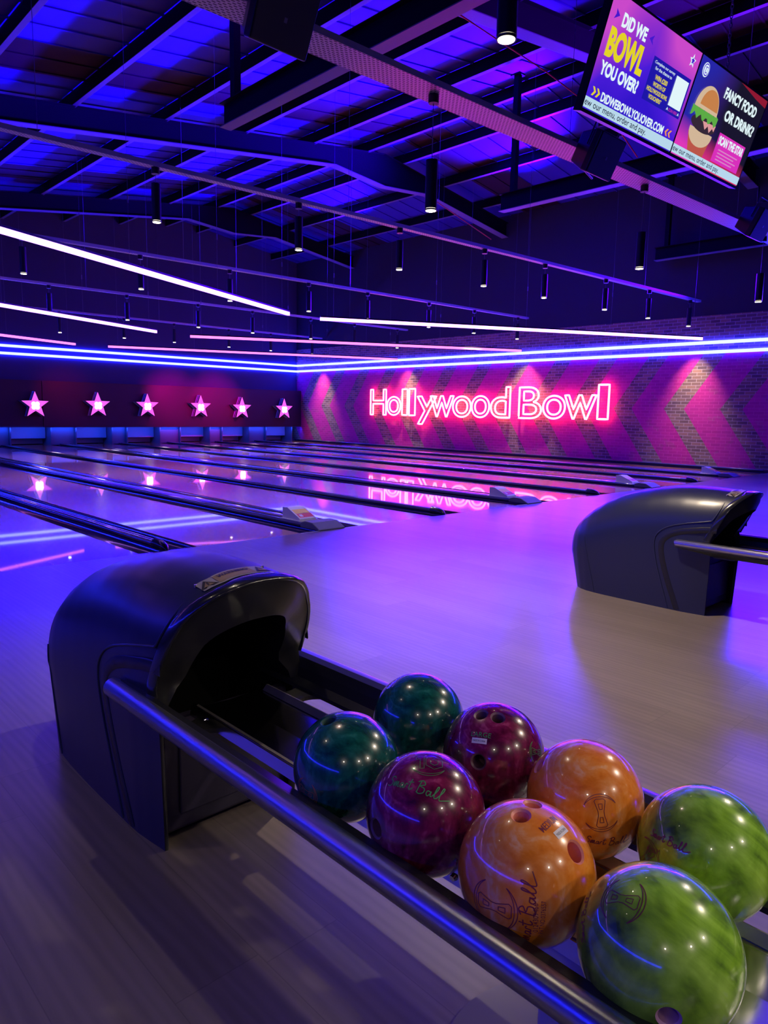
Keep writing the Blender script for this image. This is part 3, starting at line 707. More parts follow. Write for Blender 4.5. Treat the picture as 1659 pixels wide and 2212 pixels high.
ttext(s1, 'for the chance to', .612, .217, .829, .236, E_white, .01, y=-.006)
ttext(s1, 'WIN £200', .640, .257, .798, .286, E_yel, .03, y=-.006)
ttext(s1, 'WORTH OF', .638, .297, .797, .323, E_yel, .03, y=-.006)
ttext(s1, 'HOLLYWOOD BOWL', .584, .334, .850, .360, E_yel, .03, y=-.006)
ttext(s1, 'VOUCHERS*', .629, .371, .796, .397, E_yel, .03, y=-.006)
quad(s1, [(.879, .196), (1.046, .196), (1.046, .373), (.879, .373)], E_white, 'white_square', -.006)
ttext(s1, 'SCAN HERE', .905, .385, 1.02, .404, E_pinktx, .02, y=-.006)
quad(s1, [(.875, .404), (.887, .384), (.899, .404), (.887, .398)], E_white, 'arrow_mark', -.006)
quad(s1, [(1.026, .404), (1.038, .384), (1.050, .404), (1.038, .398)], E_white, 'arrow_mark', -.006)
quad(s1, [(.000, .553), (TW - .004, .553), (TW - .004, .612), (.000, .612)], E_bar, 'ticker_band')
ttext(s1, 'ew our menu, order and pay.', .004, .562, .730, .611, E_dark, .005, y=-.006)
quad(s1, [(.060, .075), (.105, .101), (.052, .130), (.066, .102)], E_arrow, 'arrow_mark')
quad(s1, [(.505, .078), (.455, .108), (.512, .133), (.494, .107)], E_arrow, 'arrow_mark')
for k in range(2):
    u = .046 + .044 * k; quad(s1, [(u, .490), (u + .018, .490), (u + .042, .513), (u + .018, .538), (u, .538), (u + .022, .513)], E_yel, 'chevron_mark')
    u = .952 + .044 * k; quad(s1, [(u + .042, .498), (u + .024, .498), (u, .520), (u + .024, .542), (u + .042, .542), (u + .020, .520)], E_orange, 'chevron_mark')
P = star_poly(.042, .019)
quad(s1, [(1.008 + a, .072 - b) for a, b in P], E_white, 'star_mark')
quad(s1, [(1.008 + a * .6, .072 - b * .6) for a, b in P], E_arrow, 'star_mark', -.005)
# right screen
def disc(cu, cv, ru, rv, a0=0, a1=2 * PI, n=28): return [(cu + ru * math.cos(a0 + (a1 - a0) * k / n), cv - rv * math.sin(a0 + (a1 - a0) * k / n)) for k in range(n + (0 if a1 - a0 > 6 else 1))]
quad(s2, disc(.095, .068, .044, .044), E_white, 'round_badge'); quad(s2, disc(.095, .068, .038, .038), E_arrow, 'round_badge', -.005)
quad(s2, disc(.095, .068, .031, .031), E_white, 'round_badge', -.006); quad(s2, [(.078, .050), (.112, .050), (.106, .090), (.084, .090)], E_arrow, 'glass_mark', -.007); quad(s2, [(.084, .056), (.106, .056), (.102, .084), (.088, .084)], E_white, 'glass_mark', -.008)
quad(s2, [(.13, .405)] + disc(.30, .42, .17, .09, PI, 2 * PI, 14)[0:] + [(.47, .405)], E_bunlt, 'bun_base')
quad(s2, disc(.295, .365, .185, .052), E_patty, 'burger_patty', -.005)
quad(s2, [(.27, .345), (.47, .335), (.46, .375), (.43, .36), (.40, .395), (.36, .36), (.33, .39)], E_ham, 'ham_slice', -.006)
lt = [(.075 + .39 * k / 16, .285 + .012 * math.sin(k * 2.1) - .006) for k in range(17)] + [(.46 - .39 * k / 16, .335 + .018 * math.sin(k * 1.7)) for k in range(17)]
quad(s2, lt, E_lett, 'lettuce', -.007)
quad(s2, disc(.26, .285, .17, .155, 0, PI, 24), E_bunlt, 'bun_top', -.008)
quad(s2, disc(.285, .262, .13, .115, 0, PI, 20), E_bun, 'bun_crust', -.009)
quad(s2, [(.13, .44), (.46, .44), (.43, .56), (.20, .56)], emis('screen_board', (.55, .10, .06), .9), 'serving_board', -.002)
ttext(s2, 'FANCY FOOD', .440, .078, .985, .150, E_white, .045)
ttext(s2, 'OR DRiNK?', .545, .198, 1.045, .272, E_white, .045)
quad(s2, [(.565, .350), (1.018, .350), (1.018, .545), (.565, .545)], E_mag, 'scan_panel')
ttext(s2, 'SCAN THE STAR', .580, .366, 1.003, .425, E_white, .045, y=-.006)
for k in range(4): quad(s2, [(.62, .452 + k * .022), (.95 - .05 * (k % 2), .452 + k * .022), (.95 - .05 * (k % 2), .460 + k * .022), (.62, .460 + k * .022)], E_pinkln, 'text_line', -.006)
quad(s2, [(.000, .556), (TW - .004, .556), (TW - .004, .612), (.000, .612)], E_bar, 'ticker_band', -.004)
ttext(s2, 'ew our menu, order and pay.', .004, .563, .730, .611, E_dark, .005, y=-.006)
quad(s2, [(.62, -.0), (TW, -.0), (TW, .05), (.90, .035)], emis('screen_red', (.30, .01, .03), .9), 'red_streak', -.002)
# chains
for cx, lab, dx in ((4.35, 'hanging chain holding the left television', .3), (5.95, 'hanging chain holding the right television, seen above its top edge', .8)):
    mb = MB(); z = 3.55; k = 0; zt = zb(cx) + .4; y = 2.50
    while z < zt:
        pts = []
        for j in range(10):
            a = 2 * PI * j / 10; u = .010 * math.cos(a); w = .022 * math.sin(a)
            pts.append((cx + (u if k % 2 else 0), y + (0 if k % 2 else u), z + w))
        mb.tube(pts, .0035, 5, closed=True); z += .034; k += 1
    tag(mb.build('hanging_chain', M_wire), lab, 'chain', 'chains of the televisions')

# ================================================================== BALL RETURNS
def interp(tab, x):
    if x <= tab[0][0]: return tab[0][1:]
    for a, b in zip(tab, tab[1:]):
        if x <= b[0]:
            t = (x - a[0]) / (b[0] - a[0]); return tuple(p + (q - p) * t for p, q in zip(a[1:], b[1:]))
    return tab[-1][1:]
# Y, half width, shoulder z, crown z     (local y measured from the viewer end; x about the centre)
ST = [(1.62, .232, .47, .752), (1.70, .242, .47, .762), (1.80, .250, .47, .768), (1.90, .252, .465, .768), (2.00, .252, .455, .760), (2.12, .252, .435, .742), (2.24, .250, .41, .712), (2.36, .246, .375, .672),
      (2.46, .240, .34, .625), (2.54, .228, .31, .575), (2.61, .205, .28, .520), (2.665, .168, .26, .465), (2.705, .118, .24, .42), (2.728, .058, .23, .385), (2.735, .012, .22, .36)]
FZ = [(0, .085), (.30, .075), (.42, .075), (.48, .085), (.53, .055), (.60, .022), (.66, -.005), (.70, -.035), (.735, -.068), (.752, -.082), (.77, -.06)]
def arc_pt(w, zs, zc, v, NS=9, NA=30):
    # v: index 0 .. 2*NS+NA
    n = 2.55
    if v < NS: z = zs * v / NS; return (-w * (.94 + .06 * min(1, z / .40)), z)
    if v > NS + NA: z = zs * (2 * NS + NA - v) / NS; return (w * (.94 + .06 * min(1, z / .40)), z)
    a = PI - PI * (v - NS) / NA; c, s_ = math.cos(a), math.sin(a)
    return (w * math.copysign(abs(c) ** (2 / n), c), zs + (zc - zs) * abs(s_) ** (2 / n))
NV = 2 * 9 + 30 + 1
def hood_pt(Y, v, grow=0.0):
    w, zs, zc = interp(ST, Y); x, z = arc_pt(w + grow, zs, zc + grow, v)
    k = max(0.0, 1 - (Y - 1.62) / .34); k = k * k * (3 - 2 * k)
    fz = interp(FZ, z)[0]
    back = max(0.0, (Y - 2.40) / .335)
    yb = -0.06 * back * max(0, 1 - z / .25)     # foot tucks in at the back
    return Vector((x, Y + fz * k + yb, z))
def crown_z(x, Y, grow=0.0):
    w, zs, zc = interp(ST, Y); n = 2.55
    return zs + (zc + grow - zs) * max(0, 1 - (abs(x) / w) ** n) ** (1 / n)
def make_hood(root):
    ys = []
    for a, b in zip(ST, ST[1:]): ys += [a[0] + (b[0] - a[0]) * k / 4 for k in range(4)]
    ys.append(ST[-1][0])
    ys = [y for y in ys]
    mb = MB(); vs = [hood_pt(y, v) for y in ys for v in range(NV)]
    fs = [(i * NV + v, i * NV + v + 1, (i + 1) * NV + v + 1, (i + 1) * NV + v) for i in range(len(ys) - 1) for v in range(NV - 1)]
    mb.add(vs, fs, True)
    hood = mb.build('hood', M_hood, root)
    # glossy collar round the mouth (only the upper part)
    V0, V1 = 8, NV - 9
    mb = MB(); prof = [(1.62, -.004), (1.612, .004), (1.620, .009), (1.635, .0105), (1.650, .010), (1.658, .007), (1.660, -.003)]
    idx = list(range(V0, V1))
    vs = []
    for y, g in prof:
        for v in idx:
            p = hood_pt(max(y, 1.62), v, g); p.y += min(0, y - 1.62); vs.append(p)
    n = len(idx)
    mb.add(vs, [(i * n + k, i * n + k + 1, (i + 1) * n + k + 1, (i + 1) * n + k) for i in range(len(prof) - 1) for k in range(n - 1)], True)
    mb.build('collar', M_collar, hood)
    # face ring and dark throat
    def inner(v, sc=1.0):
        p = hood_pt(1.62, v); z = p.z
        s_ = min(1, max(0, (z - .36) / .16)); s_ = s_ * s_ * (3 - 2 * s_)
        fx = .92 * (1 - s_) + .66 * s_
        z2 = z if z < .40 else .40 + (z - .40) * .72
        return Vector((p.x * fx * sc, p.y + .012, z2))
    mb = MB(); L0 = [hood_pt(1.62, v) for v in range(NV)]
    L1 = []
    for v in range(NV):
        a, b = L0[v], inner(v); m_ = a.lerp(b, .45); m_.y = a.y - .002; L1.append(m_)
    L2 = [inner(v) for v in range(NV)]
    mb.add(L0 + L1 + L2, [(r * NV + v, (r + 1) * NV + v, (r + 1) * NV + v + 1, r * NV + v + 1) for r in range(2) for v in range(NV - 1)], True)
    mb.build('mouth_ring', M_black, hood)
    mb = MB(); L3 = [Vector((p.x * .94, 2.05, min(p.z, .62))) for p in L2]; L2b = [Vector((p.x, p.y + .02, p.z)) for p in L2]
    mb.add(L2 + L2b + L3, [(r * NV + v, (r + 1) * NV + v, (r + 1) * NV + v + 1, r * NV + v + 1) for r in range(2) for v in range(NV - 1)], True)
    mb.add(L3, [tuple(range(NV))]); mb.build('throat', M_blackm, hood)
    MB().tube([(.165, 1.69, .55), (.165, 1.672, .548)], .014, 12).build('button', M_black, hood)
    # lower front panel with inset
    MB().box(-.222, .222, 1.74, 1.78, .02, .35).build('front_panel', M_panel, hood, bevel=.01)
    MB().box(-.155, .155, 1.732, 1.742, .07, .30).build('front_inset', M_panel, hood, bevel=.004)
    # sculpted grooves on both sides
    curve = [(1.655, .70), (1.672, .645), (1.690, .602), (1.700, .586), (1.716, .582), (1.80, .566), (1.86, .552), (1.93, .532), (1.985, .505), (2.022, .468), (2.036, .43), (2.034, .37), (2.015, .28), (1.985, .18), (1.955, .09), (1.928, .006)]
    def on_side(y, z, s_, off):
        # bisect x on the hood section
        w, zs, zc = interp(ST, y); n = 2.55
        if z <= zs: x = w * (.94 + .06 * min(1, z / .40))
        else: x = w * max(0, 1 - ((z - zs) / (zc - zs)) ** n) ** (1 / n)
        return Vector((s_ * (x + off), y, z))
    def smooth_curve(c, sub=5):
        out = []
        for i in range(len(c) - 1):
            p0 = c[max(i - 1, 0)]; p1 = c[i]; p2 = c[i + 1]; p3 = c[min(i + 2, len(c) - 1)]
            for k in range(sub):
                t_ = k / sub
                out.append(tuple(.5 * ((2 * b) + (-a + c_) * t_ + (2 * a - 5 * b + 4 * c_ - d) * t_ ** 2 + (-a + 3 * b - 3 * c_ + d) * t_ ** 3) for a, b, c_, d in zip(p0, p1, p2, p3)))
        out.append(c[-1]); return out
    for s_ in (-1, 1):
        c = smooth_curve(curve)
        MB().tube([on_side(y, z, s_, .0005) for y, z in c], .0042, 8).build('side_bead', M_hood, hood)
        # broad dark channel inside the bead
        ins = [(1.665, .53), (1.72, .528), (1.80, .515), (1.87, .500), (1.925, .480), (1.965, .452), (1.985, .42), (1.988, .37), (1.968, .28), (1.935, .18), (1.900, .09), (1.868, .006)]
        ci = smooth_curve(ins); mb = MB(); vs = []
        for i, (y, z) in enumerate(ci):
            y2, z2 = ci[min(i + 1, len(ci) - 1)]; y1, z1 = ci[max(i - 1, 0)]; d = Vector((y2 - y1, z2 - z1)).normalized(); nn = Vector((-d.y, d.x))
            for o_, h in ((.020, .0), (.016, .004), (-.012, .004), (-.016, .0)):
                yy, zz = y + nn.x * o_, max(0.004, z + nn.y * o_); vs.append(on_side(yy, zz, s_, .0008 + h * .5))
        m4 = 4
        mb.add(vs, [(i * m4 + k, i * m4 + k + 1, (i + 1) * m4 + k + 1, (i + 1) * m4 + k) for i in range(len(ci) - 1) for k in range(3)], True)
        mb.build('side_channel', M_black, hood)
        rear = [(2.545, .375), (2.53, .30), (2.505, .20), (2.475, .10), (2.45, .006)]
        MB().tube([on_side(y, z, s_, .0) for y, z in smooth_curve(rear)], .0035, 6).build('rear_bead', M_hood, hood)
    # warning plate bent over the crown
    def plate(x0, x1, y0, y1, off, m, nm, n=14):
        vs = []
        for i in range(n + 1):
            x = x0 + (x1 - x0) * i / n
            for y in (y0, y1): vs.append((x, y, crown_z(x, y) + off))
        return MB().add(vs, [(2 * i, 2 * i + 2, 2 * i + 3, 2 * i + 1) for i in range(n)], True).build(nm, m, hood)
    PY0, PY1 = 1.674, 1.722
    hz = lambda x, y: Vector((x, y, crown_z(x, y, .012)))
    def plate2(x0, x1, a0, a1, off, m, nm, n=12):
        vs = []
        for i in range(n + 1):
            x = x0 + (x1 - x0) * i / n
            for a in (a0, a1):
                y = PY0 + (PY1 - PY0) * a; vs.append((x, yshift(x, y), crown_z(x, y) + off))
        return MB().add(vs, [(2 * i, 2 * i + 2, 2 * i + 3, 2 * i + 1) for i in range(n)], True).build(nm, m, hood)
    def yshift(x, y):
        z = crown_z(x, y); k = max(0.0, 1 - (y - 1.62) / .34); k = k * k * (3 - 2 * k); return y + interp(FZ, z)[0] * k
    OX = -.035
    plate2(OX - .10, OX + .10, 0, 1, .0035, M_plate, 'warning_label')
    plate2(OX - .058, OX + .058, .12, .88, .0042, M_orangepl, 'label_panel')
    def onplate(pts2, faces, nm, m, off=.005):
        vs = [(x, yshift(x, PY0 + (PY1 - PY0) * a), crown_z(x, PY0 + (PY1 - PY0) * a) + off) for x, a in pts2]
        return MB().add(vs, faces).build(nm, m, hood)
    V, F = text_mesh('WARNING', .02)
    onplate([(OX - .048 + .096 * a, .50 + .30 * b) for a, b in V], F, 'label_text', M_ink)
    for cx_ in (OX - .082, OX + .082):
        tri = [(cx_ - .022, .12), (cx_ + .022, .12), (cx_, .88)]; tri2 = [(cx_ - .013, .22), (cx_ + .013, .22), (cx_, .66)]
        onplate(tri, [(0, 1, 2)], 'hazard_triangle', M_ink, .0046); onplate(tri2, [(0, 1, 2)], 'hazard_triangle', M_orangepl, .0052)
        onplate([(cx_ - .002, .28), (cx_ + .002, .28), (cx_ + .002, .56), (cx_ - .002, .56)], [(0, 1, 2, 3)], 'hazard_mark', M_ink, .0058)
        x_, y_ = cx_ + (-.020 if cx_ < OX else .020), PY0 + (PY1 - PY0) * .8
        MB().tube([(x_, yshift(x_, y_), crown_z(x_, y_) + .002), (x_, yshift(x_, y_), crown_z(x_, y_) + .009)], .004, 8).build('rivet', M_screw, hood)
    return hood
def rounded(x, z, hx, hz, r, n=4):
    out = []
    for cx, cz, a0 in ((x + hx - r, z + hz - r, 0), (x - hx + r, z + hz - r, PI / 2), (x - hx + r, z - hz + r, PI), (x + hx - r, z - hz + r, 1.5 * PI)):
        out += [(cx + r * math.cos(a0 + PI / 2 * k / n), cz + r * math.sin(a0 + PI / 2 * k / n)) for k in range(n + 1)]
    return out
def make_return(X, label):
    root = empty('ball_return', (X, 0, 0), label, 'ball return', 'ball return units')
    make_hood(root)
    YE = -.62
    for s_ in (-1, 1):
        x = s_ * .272
        MB().tube([(x, 1.89, .428), (x, 1.885, .43), (x, YE, .43)], [.022, .027, .027], 24).build('hand_rail', M_tube, root)
        xi = s_ * .222
        # black inner flange : curved band between tube and balls
        pr = [(s_ * .262, .455), (s_ * .240, .450), (s_ * .226, .425), (s_ * .220, .395), (s_ * .196, .382), (s_ * .196, .370), (s_ * .228, .372), (s_ * .250, .395), (s_ * .262, .41)]
        MB().prism(pr, 'Y', YE, 1.86).build('side_flange', M_black, root)
        # brackets across the gap
        for yb in (1.62, .10):
            x0 = s_ * .118; x1 = s_ * .215
            n = 8; up = []; dn = []
            for k in range(n + 1):
                t_ = k / n; wv = .034 + .028 * (2 * t_ - 1) ** 2
                xx = x0 + (x1 - x0) * t_; up.append((xx, yb + wv)); dn.append((xx, yb - wv))
            MB().prism(up + dn[::-1], 'Z', .362, .374).build('cross_bracket', M_black, root)
    # central polished bed with turned lips
    bed = [(-.128, .360), (-.122, .388), (-.112, .390), (-.098, .376), (0, .371), (.098, .376), (.112, .390), (.122, .388), (.128, .360), (.118, .358), (0, .364), (-.118, .358)]
    MB().prism(bed, 'Y', YE, 1.72).build('ball_bed', M_steel, root)
    MB().prism([(-.118, .392), (-.112, .394), (-.098, .3795), (-.10, .377)], 'Y', YE, 1.70).build('track_strip', M_strip, root)
    MB().prism([(.118, .392), (.112, .394), (.098, .3795), (.10, .377)], 'Y', YE, 1.70).build('track_strip', M_strip, root)
    for y in (1.64, 1.20, .76, .32):
        for s_ in (-1, 1):
            MB().tube([(s_ * .124, y, .374), (s_ * .131, y, .372)], .006, 10).build('screw', M_screw, root)
    # support leg and round foot plate
    MB().prism(rounded(0.02, .58, .075, .05, .03), 'Z', .012, .362, True).build('support_leg', M_leg, root)
    n = 40; MB().prism([(.215 * math.cos(2 * PI * k / n) - .0, .595 + .215 * math.sin(2 * PI * k / n)) for k in range(n)], 'Z', 0, .010).build('foot_plate', mat('foot_plate_grey', (0.15, 0.13, 0.125), 0.3), root, bevel=.002)
    # far end housing that closes the rack near the viewer
    pr = rounded(0, .22, .30, .205, .06)
    MB().prism(pr, 'Y', YE - .5, YE).build('end_housing', M_hood, root, bevel=.015)
    return root
make_return(1.04, 'charcoal ball return hood with steel rails in the foreground, loaded with bowling balls')
make_return(4.56, 'charcoal ball return hood farther away at the right edge, without balls')

# ================================================================== BOWLING BALLS
BR = .109
CEN = dict(A1=(.907, 1.05, .475), A2=(.903, .823, .474), A3=(.899, .598, .475), A4=(.896, .377, .474), B1=(1.19, 1.115, .471), B2=(1.188, .888, .469), B3=(1.17, .655, .472), B4=(1.178, .43, .468))
HOLES = {'A1': [((-.293, .193, .936), .0145)], 'A2': [((-.982, .184, .028), .0155)], 'B2': [((-.386, .052, .921), .0125), ((-.260, -.266, .928), .0125), ((-.906, -.333, .263), .0135)],
         'A3': [((-.213, -.010, .977), .0125), ((.147, .046, .988), .0125), ((.072, -.757, .650), .0150)], 'B3': [((-.548, .619, .563), .012)],
         'A4': [((-.840, -.537, -.085), .0125), ((-.919, .105, -.381), .0115)], 'B1': [], 'B4': []}
COLR = {'1': ('green', M_bgreen), '2': ('purple', M_bpurple), '3': ('orange', M_borange), '4': ('lime', M_blime)}
BLAB = {'A1': 'dark green bowling ball in the front row nearest the hood', 'B1': 'dark green bowling ball in the back row nearest the hood',
        'A2': 'plum purple bowling ball in the front row with green lettering', 'B2': 'plum purple bowling ball in the back row with three finger holes and a size mark',
        'A3': 'bright orange bowling ball in the front row with finger holes and plum lettering', 'B3': 'orange bowling ball in the back row with an hourglass mark',
        'A4': 'swirled lime green bowling ball in the front row, largest in the picture', 'B4': 'lime green bowling ball in the back row at the right edge'}
def ball(k):
    cname, m = COLR[k[1]]
    bm = bmesh.new(); bmesh.ops.create_uvsphere(bm, u_segments=96, v_segments=64, radius=BR)
    me = bpy.data.meshes.new('bowling_ball'); bm.to_mesh(me); bm.free()
    o = bpy.data.objects.new('bowling_ball', me); COL.objects.link(o)
    cut = []
    for d, r in HOLES[k]:
        d = Vector(d).normalized(); c = MB(); q = d.to_track_quat('Z', 'Y'); n = 32
        prof = [(r + .0045, BR + .010), (r + .0040, BR - .0005), (r, BR - .0045), (r, BR - .05)]
        vs = [q @ Vector((rr * math.cos(2 * PI * j / n), rr * math.sin(2 * PI * j / n), z)) for rr, z in prof for j in range(n)]
        c.add(vs, [(a * n + j, a * n + (j + 1) % n, (a + 1) * n + (j + 1) % n, (a + 1) * n + j) for a in range(3) for j in range(n)])
        c.add(vs[:n], [tuple(range(n))]); c.add(vs[-n:], [tuple(range(n))[::-1]])
        b2 = bmesh.new(); tm = bpy.data.meshes.new('c')
        co = c.build('c', None); bmx = bmesh.new(); bmx.from_mesh(co.data); bmesh.ops.remove_doubles(bmx, verts=bmx.verts, dist=1e-6); bmesh.ops.recalc_face_normals(bmx, faces=bmx.faces); bmx.to_mesh(co.data); bmx.free(); b2.free()
        md = o.modifiers.new('b', 'BOOLEAN'); md.operation = 'DIFFERENCE'; md.object = co; md.solver = 'EXACT'; cut.append(co)
    if cut:
        dg = bpy.context.evaluated_depsgraph_get(); dg.update(); nm_ = bpy.data.meshes.new_from_object(o.evaluated_get(dg))
        o.modifiers.clear(); o.data = nm_; me = nm_
        for c in cut: bpy.data.objects.remove(c)
    me.materials.clear(); me.materials.append(m); me.materials.append(M_holes[cname])
    nor = [None] * len(me.loops)
    for p in me.polygons:
        vs = [me.vertices[i].co for i in p.vertices]
        inside = min(v.length for v in vs) < BR * .985 or (p.center.length < BR * .985)
        p.use_smooth = True
        if inside: p.material_index = 1
        for li in p.loop_indices:
            v = me.vertices[me.loops[li].vertex_index].co
            nor[li] = tuple(p.normal) if inside else tuple(v.normalized())
    me.normals_split_custom_set(nor)
    root = o; o.location = CEN[k]
    tag(o, BLAB[k], 'bowling ball', 'bowling balls on the rack')
    return o
BALLS = {k: ball(k) for k in ('A1', 'A2', 'A3', 'A4', 'B1', 'B2', 'B3', 'B4')}

def frame(c, r):
    c = Vector(c).normalized(); r = Vector(r); r = (r - c * r.dot(c)).normalized(); return c, r, c.cross(r)   # out, right, up (seen from outside)
def wrap(c, r, u, x, y, off):
    # plane (x,y metres) wrapped to the ball
    l = math.hypot(x, y)
    if l < 1e-9: return c * (BR + off)
    a = l / BR; d = (r * x + u * y) / l
    return (c * math.cos(a) + d * math.sin(a)) * (BR + off)
def stroke(mb, fr, pts, w, off=.0004):
    c, r, u = fr; P = [Vector(p) for p in pts]; vs = []
    for i, p in enumerate(P):
        d = P[min(i + 1, len(P) - 1)] - P[max(i - 1, 0)]; d.normalize(); n = Vector((-d.y, d.x)) * w / 2
        vs.append(wrap(c, r, u, p.x + n.x, p.y + n.y, off)); vs.append(wrap(c, r, u, p.x - n.x, p.y - n.y, off))
    mb.add(vs, [(2 * i, 2 * i + 1, 2 * i + 3, 2 * i + 2) for i in range(len(P) - 1)], True)
def dense(pts, closed=False, sub=6, smooth=True):
    P = list(pts); n = len(P); out = []
    rng = n if closed else n - 1
    for i in range(rng):
        g = (lambda j: P[j % n]) if closed else (lambda j: P[min(max(j, 0), n - 1)])
        p0, p1, p2, p3 = g(i - 1), g(i), g(i + 1), g(i + 2)
        for k in range(sub):
            t_ = k / sub
            if smooth: out.append(tuple(.5 * ((2 * b) + (-a + c_) * t_ + (2 * a - 5 * b + 4 * c_ - d) * t_ ** 2 + (-a + 3 * b - 3 * c_ + d) * t_ ** 3) for a, b, c_, d in zip(p0, p1, p2, p3)))
            else: out.append((p1[0] + (p2[0] - p1[0]) * t_, p1[1] + (p2[1] - p1[1]) * t_))
    out.append(P[0] if closed else P[-1]); return out
# cursive "Smart Ball" as pen strokes in a 10 x 1.6 box
SCRIPT = [[(.95, 1.15), (.75, 1.38), (.35, 1.30), (.30, 1.0), (.65, .80), (.70, .45), (.35, .22), (-.10, .30)],
          [(.95, .25), (1.05, .78), (1.12, .25), (1.30, .75), (1.38, .80), (1.45, .25), (1.62, .75), (1.72, .78), (1.78, .25), (1.95, .30)],
          [(2.55, .72), (2.25, .72), (2.10, .42), (2.30, .22), (2.55, .50), (2.60, .75), (2.60, .30), (2.80, .28)],
          [(2.85, .25), (3.00, .72), (3.15, .80), (3.35, .70)],
          [(3.75, 1.45), (3.60, .60), (3.65, .25), (3.95, .30), (4.15, .5)], [(3.30, 1.02), (4.10, 1.12)],
          [(5.15, 1.50), (5.00, .80), (4.90, .20)], [(4.70, 1.35), (5.40, 1.60), (5.80, 1.25), (5.15, .95), (5.85, .80), (5.85, .35), (5.25, .12), (4.80, .25)],
          [(6.85, .72), (6.45, .72), (6.30, .42), (6.55, .20), (6.85, .50), (6.95, .78), (6.95, .30), (7.20, .30)],
          [(7.25, .35), (7.75, 1.10), (7.85, 1.55), (7.65, 1.50), (7.50, .70), (7.60, .25), (7.95, .35)],
          [(7.95, .35), (8.55, 1.15), (8.70, 1.65), (8.48, 1.60), (8.30, .70), (8.42, .25), (9.10, .45), (9.9, .75)]]
def script(k, c, r, L, m, wd=.0016, squash=1.0):
    fr = frame(c, r); s_ = L / 10; mb = MB()
    for st in SCRIPT:
        stroke(mb, fr, dense([((x - 5) * s_, (y - .8) * s_ * 1.35 * squash) for x, y in st]), wd)
    o = mb.build('script_mark', m, BALLS[k])
def crescents(mb, fr, W, wd, rot90=False):
    for s_ in (-1, 1):
        pts = []
        for j in range(17):
            a = math.radians(-62 + 124 * j / 16); rr = W * .62; pts.append((rr * math.sin(a), s_ * rr * math.cos(a)))
        pts2 = []
        for j in range(17):
            a = math.radians(-62 + 124 * j / 16); rr = W * (.62 - .085 * math.cos(a * 1.45)); pts2.append((rr * math.sin(a), s_ * rr * math.cos(a)))
        if rot90: pts = [(y, -x) for x, y in pts]; pts2 = [(y, -x) for x, y in pts2]
        stroke(mb, fr, pts, wd); stroke(mb, fr, pts2, wd)
def hourglass(k, c, r, W, m, wd=.0011, rot90=False):
    # hourglass "8" with two windows between a pair of crescents
    fr = frame(c, r); mb = MB(); h = W * .46
    body = [(-.30, 1), (.30, 1), (.42, .85), (.22, .15), (.22, -.15), (.42, -.85), (.30, -1), (-.30, -1), (-.42, -.85), (-.22, -.15), (-.22, .15), (-.42, .85)]
    f = (lambda p: (p[0] * h, p[1] * h)) if not rot90 else (lambda p: (p[1] * h, -p[0] * h))
    stroke(mb, fr, dense([f(p) for p in body], True, 4, False), wd)
    for s_ in (1, -1):
        win = [(-.15, s_ * .66), (.15, s_ * .66), (.10, s_ * .28), (-.10, s_ * .28)]
        stroke(mb, fr, dense([f(p) for p in win], True, 4, False), wd)
    crescents(mb, fr, W, wd, rot90)
    mb.build('hourglass_mark', m, BALLS[k])
def ten_mark(k, c, r, W, m, wd=.0010):
    fr = frame(c, r); mb = MB(); h = W * .36
    one = [(-1.25, .75), (-.75, 1.0), (-.45, 1.0), (-.45, -.95), (-.85, -.95), (-.85, .55), (-1.25, .40)]
    stroke(mb, fr, dense([(x * h, y * h) for x, y in one], True, 4, False), wd)
    for rr in (1.0, .45):
        stroke(mb, fr, dense([((.55 + rr * .95 * math.cos(PI / 6 + PI / 3 * j)) * h, rr * math.sin(PI / 6 + PI / 3 * j) * h) for j in range(6)], True, 4, False), wd)
    crescents(mb, fr, W * 1.05, wd)
    mb.build('hexagon_mark', m, BALLS[k])
def btext(k, body, c, r, L, H, m, nm, off=.02, lift=.0004, dy=0):
    fr = frame(c, r); V, F = text_mesh(body, off)
    vs = [wrap(*fr, (a - .5) * L, (b - .5) * H + dy, lift) for a, b in V]
    MB().add(vs, F).build(nm, m, BALLS[k])
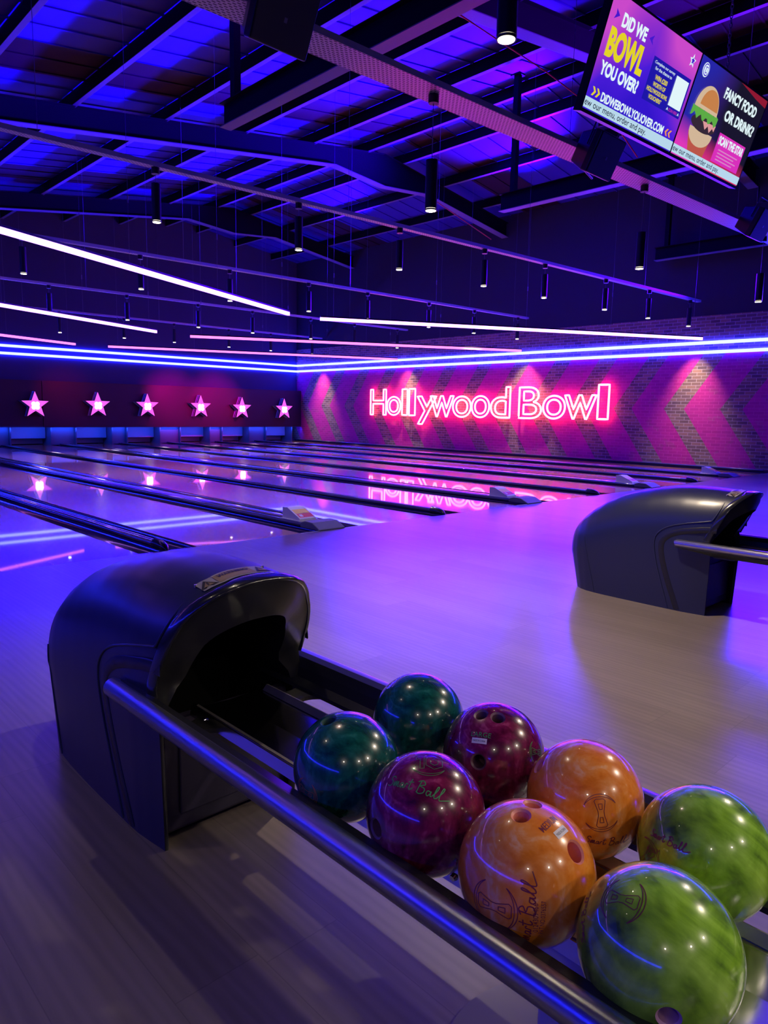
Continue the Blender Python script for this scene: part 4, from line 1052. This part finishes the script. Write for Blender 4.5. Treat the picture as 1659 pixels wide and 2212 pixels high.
def sticker(k, c, r, L, H, body):
    fr = frame(c, r); n = 8; vs = []
    for i in range(n + 1):
        for j in (-.5, 0, .5):
            vs.append(wrap(*fr, (i / n - .5) * L, j * H, .0004))
    MB().add(vs, [(3 * i + j, 3 * i + 3 + j, 3 * i + 4 + j, 3 * i + 1 + j) for i in range(n) for j in range(2)], True).build('white_sticker', M_sticker, BALLS[k])
    btext(k, body, c, r, L * .82, H * .36, M_ink, 'sticker_text', .0, .0008)
ten_mark('A2', (-.095, -.129, .987), (.690, -.724, -.028), .050, M_mkdark)
script('A2', (-.524, -.323, .788), (.400, -.910, -.107), .118, M_mkgreen)
btext('B2', 'LARGE', (-.692, -.209, .691), (.368, -.925, .089), .042, .010, M_mkgreen, 'size_text', .0)
sticker('B2', (-.767, -.231, .598), (.360, -.927, .104), .032, .011, 'MADE IN CHINA')
hourglass('B2', (.10, -.93, .35), (.4, .1, .9), .036, M_mkdark)
hourglass('A1', (-.988, -.050, -.143), (-.133, -.168, .977), .045, M_mkred)
hourglass('A3', (-.985, -.165, .021), (.147, -.989, .032), .060, M_mkplum, .0013, rot90=True)
script('A3', (-.804, -.586, .06), (.128, -.007, .992), .120, M_mkplum, .0018)
btext('A3', '0124309466', (-.735, -.675, -.002), (-.025, .024, .999), .046, .0075, M_mkplum, 'serial_text', .0)
btext('A3', 'PAT.NO.0376557', (-.670, -.742, .001), (.036, -.033, .999), .052, .0070, M_mkplum, 'serial_text', .0)
btext('A3', 'MEDIUM', (-.030, -.407, .913), (.997, .065, .042), .042, .011, M_mkplum, 'size_text', .01, dy=.006)
sticker('A3', (.035, -.520, .853), (.998, .061, .017), .030, .012, 'MADE IN CHINA')
hourglass('B3', (-.668, -.688, .284), (.732, -.676, .084), .052, M_mkplum)
script('B3', (-.540, -.802, -.20), (.838, -.539, -.081), .088, M_mkplum)
hourglass('B4', (-.80, .50, .02), (-.291, -.375, .880), .050, M_mkplum, rot90=True)
script('B4', (-.86, .20, .45), (-.267, -.958, .106), .075, M_mkplum)
btext('B4', 'MEDIUM', (-.88, .42, .20), (-.3, -.7, .3), .030, .008, M_mkplum, 'size_text', .0)
hourglass('A4', (-.530, .267, .805), (-.020, -.953, .303), .052, M_mkplum, rot90=True)
script('A4', (-.583, .731, .354), (.750, .317, .581), .070, M_mkplum)
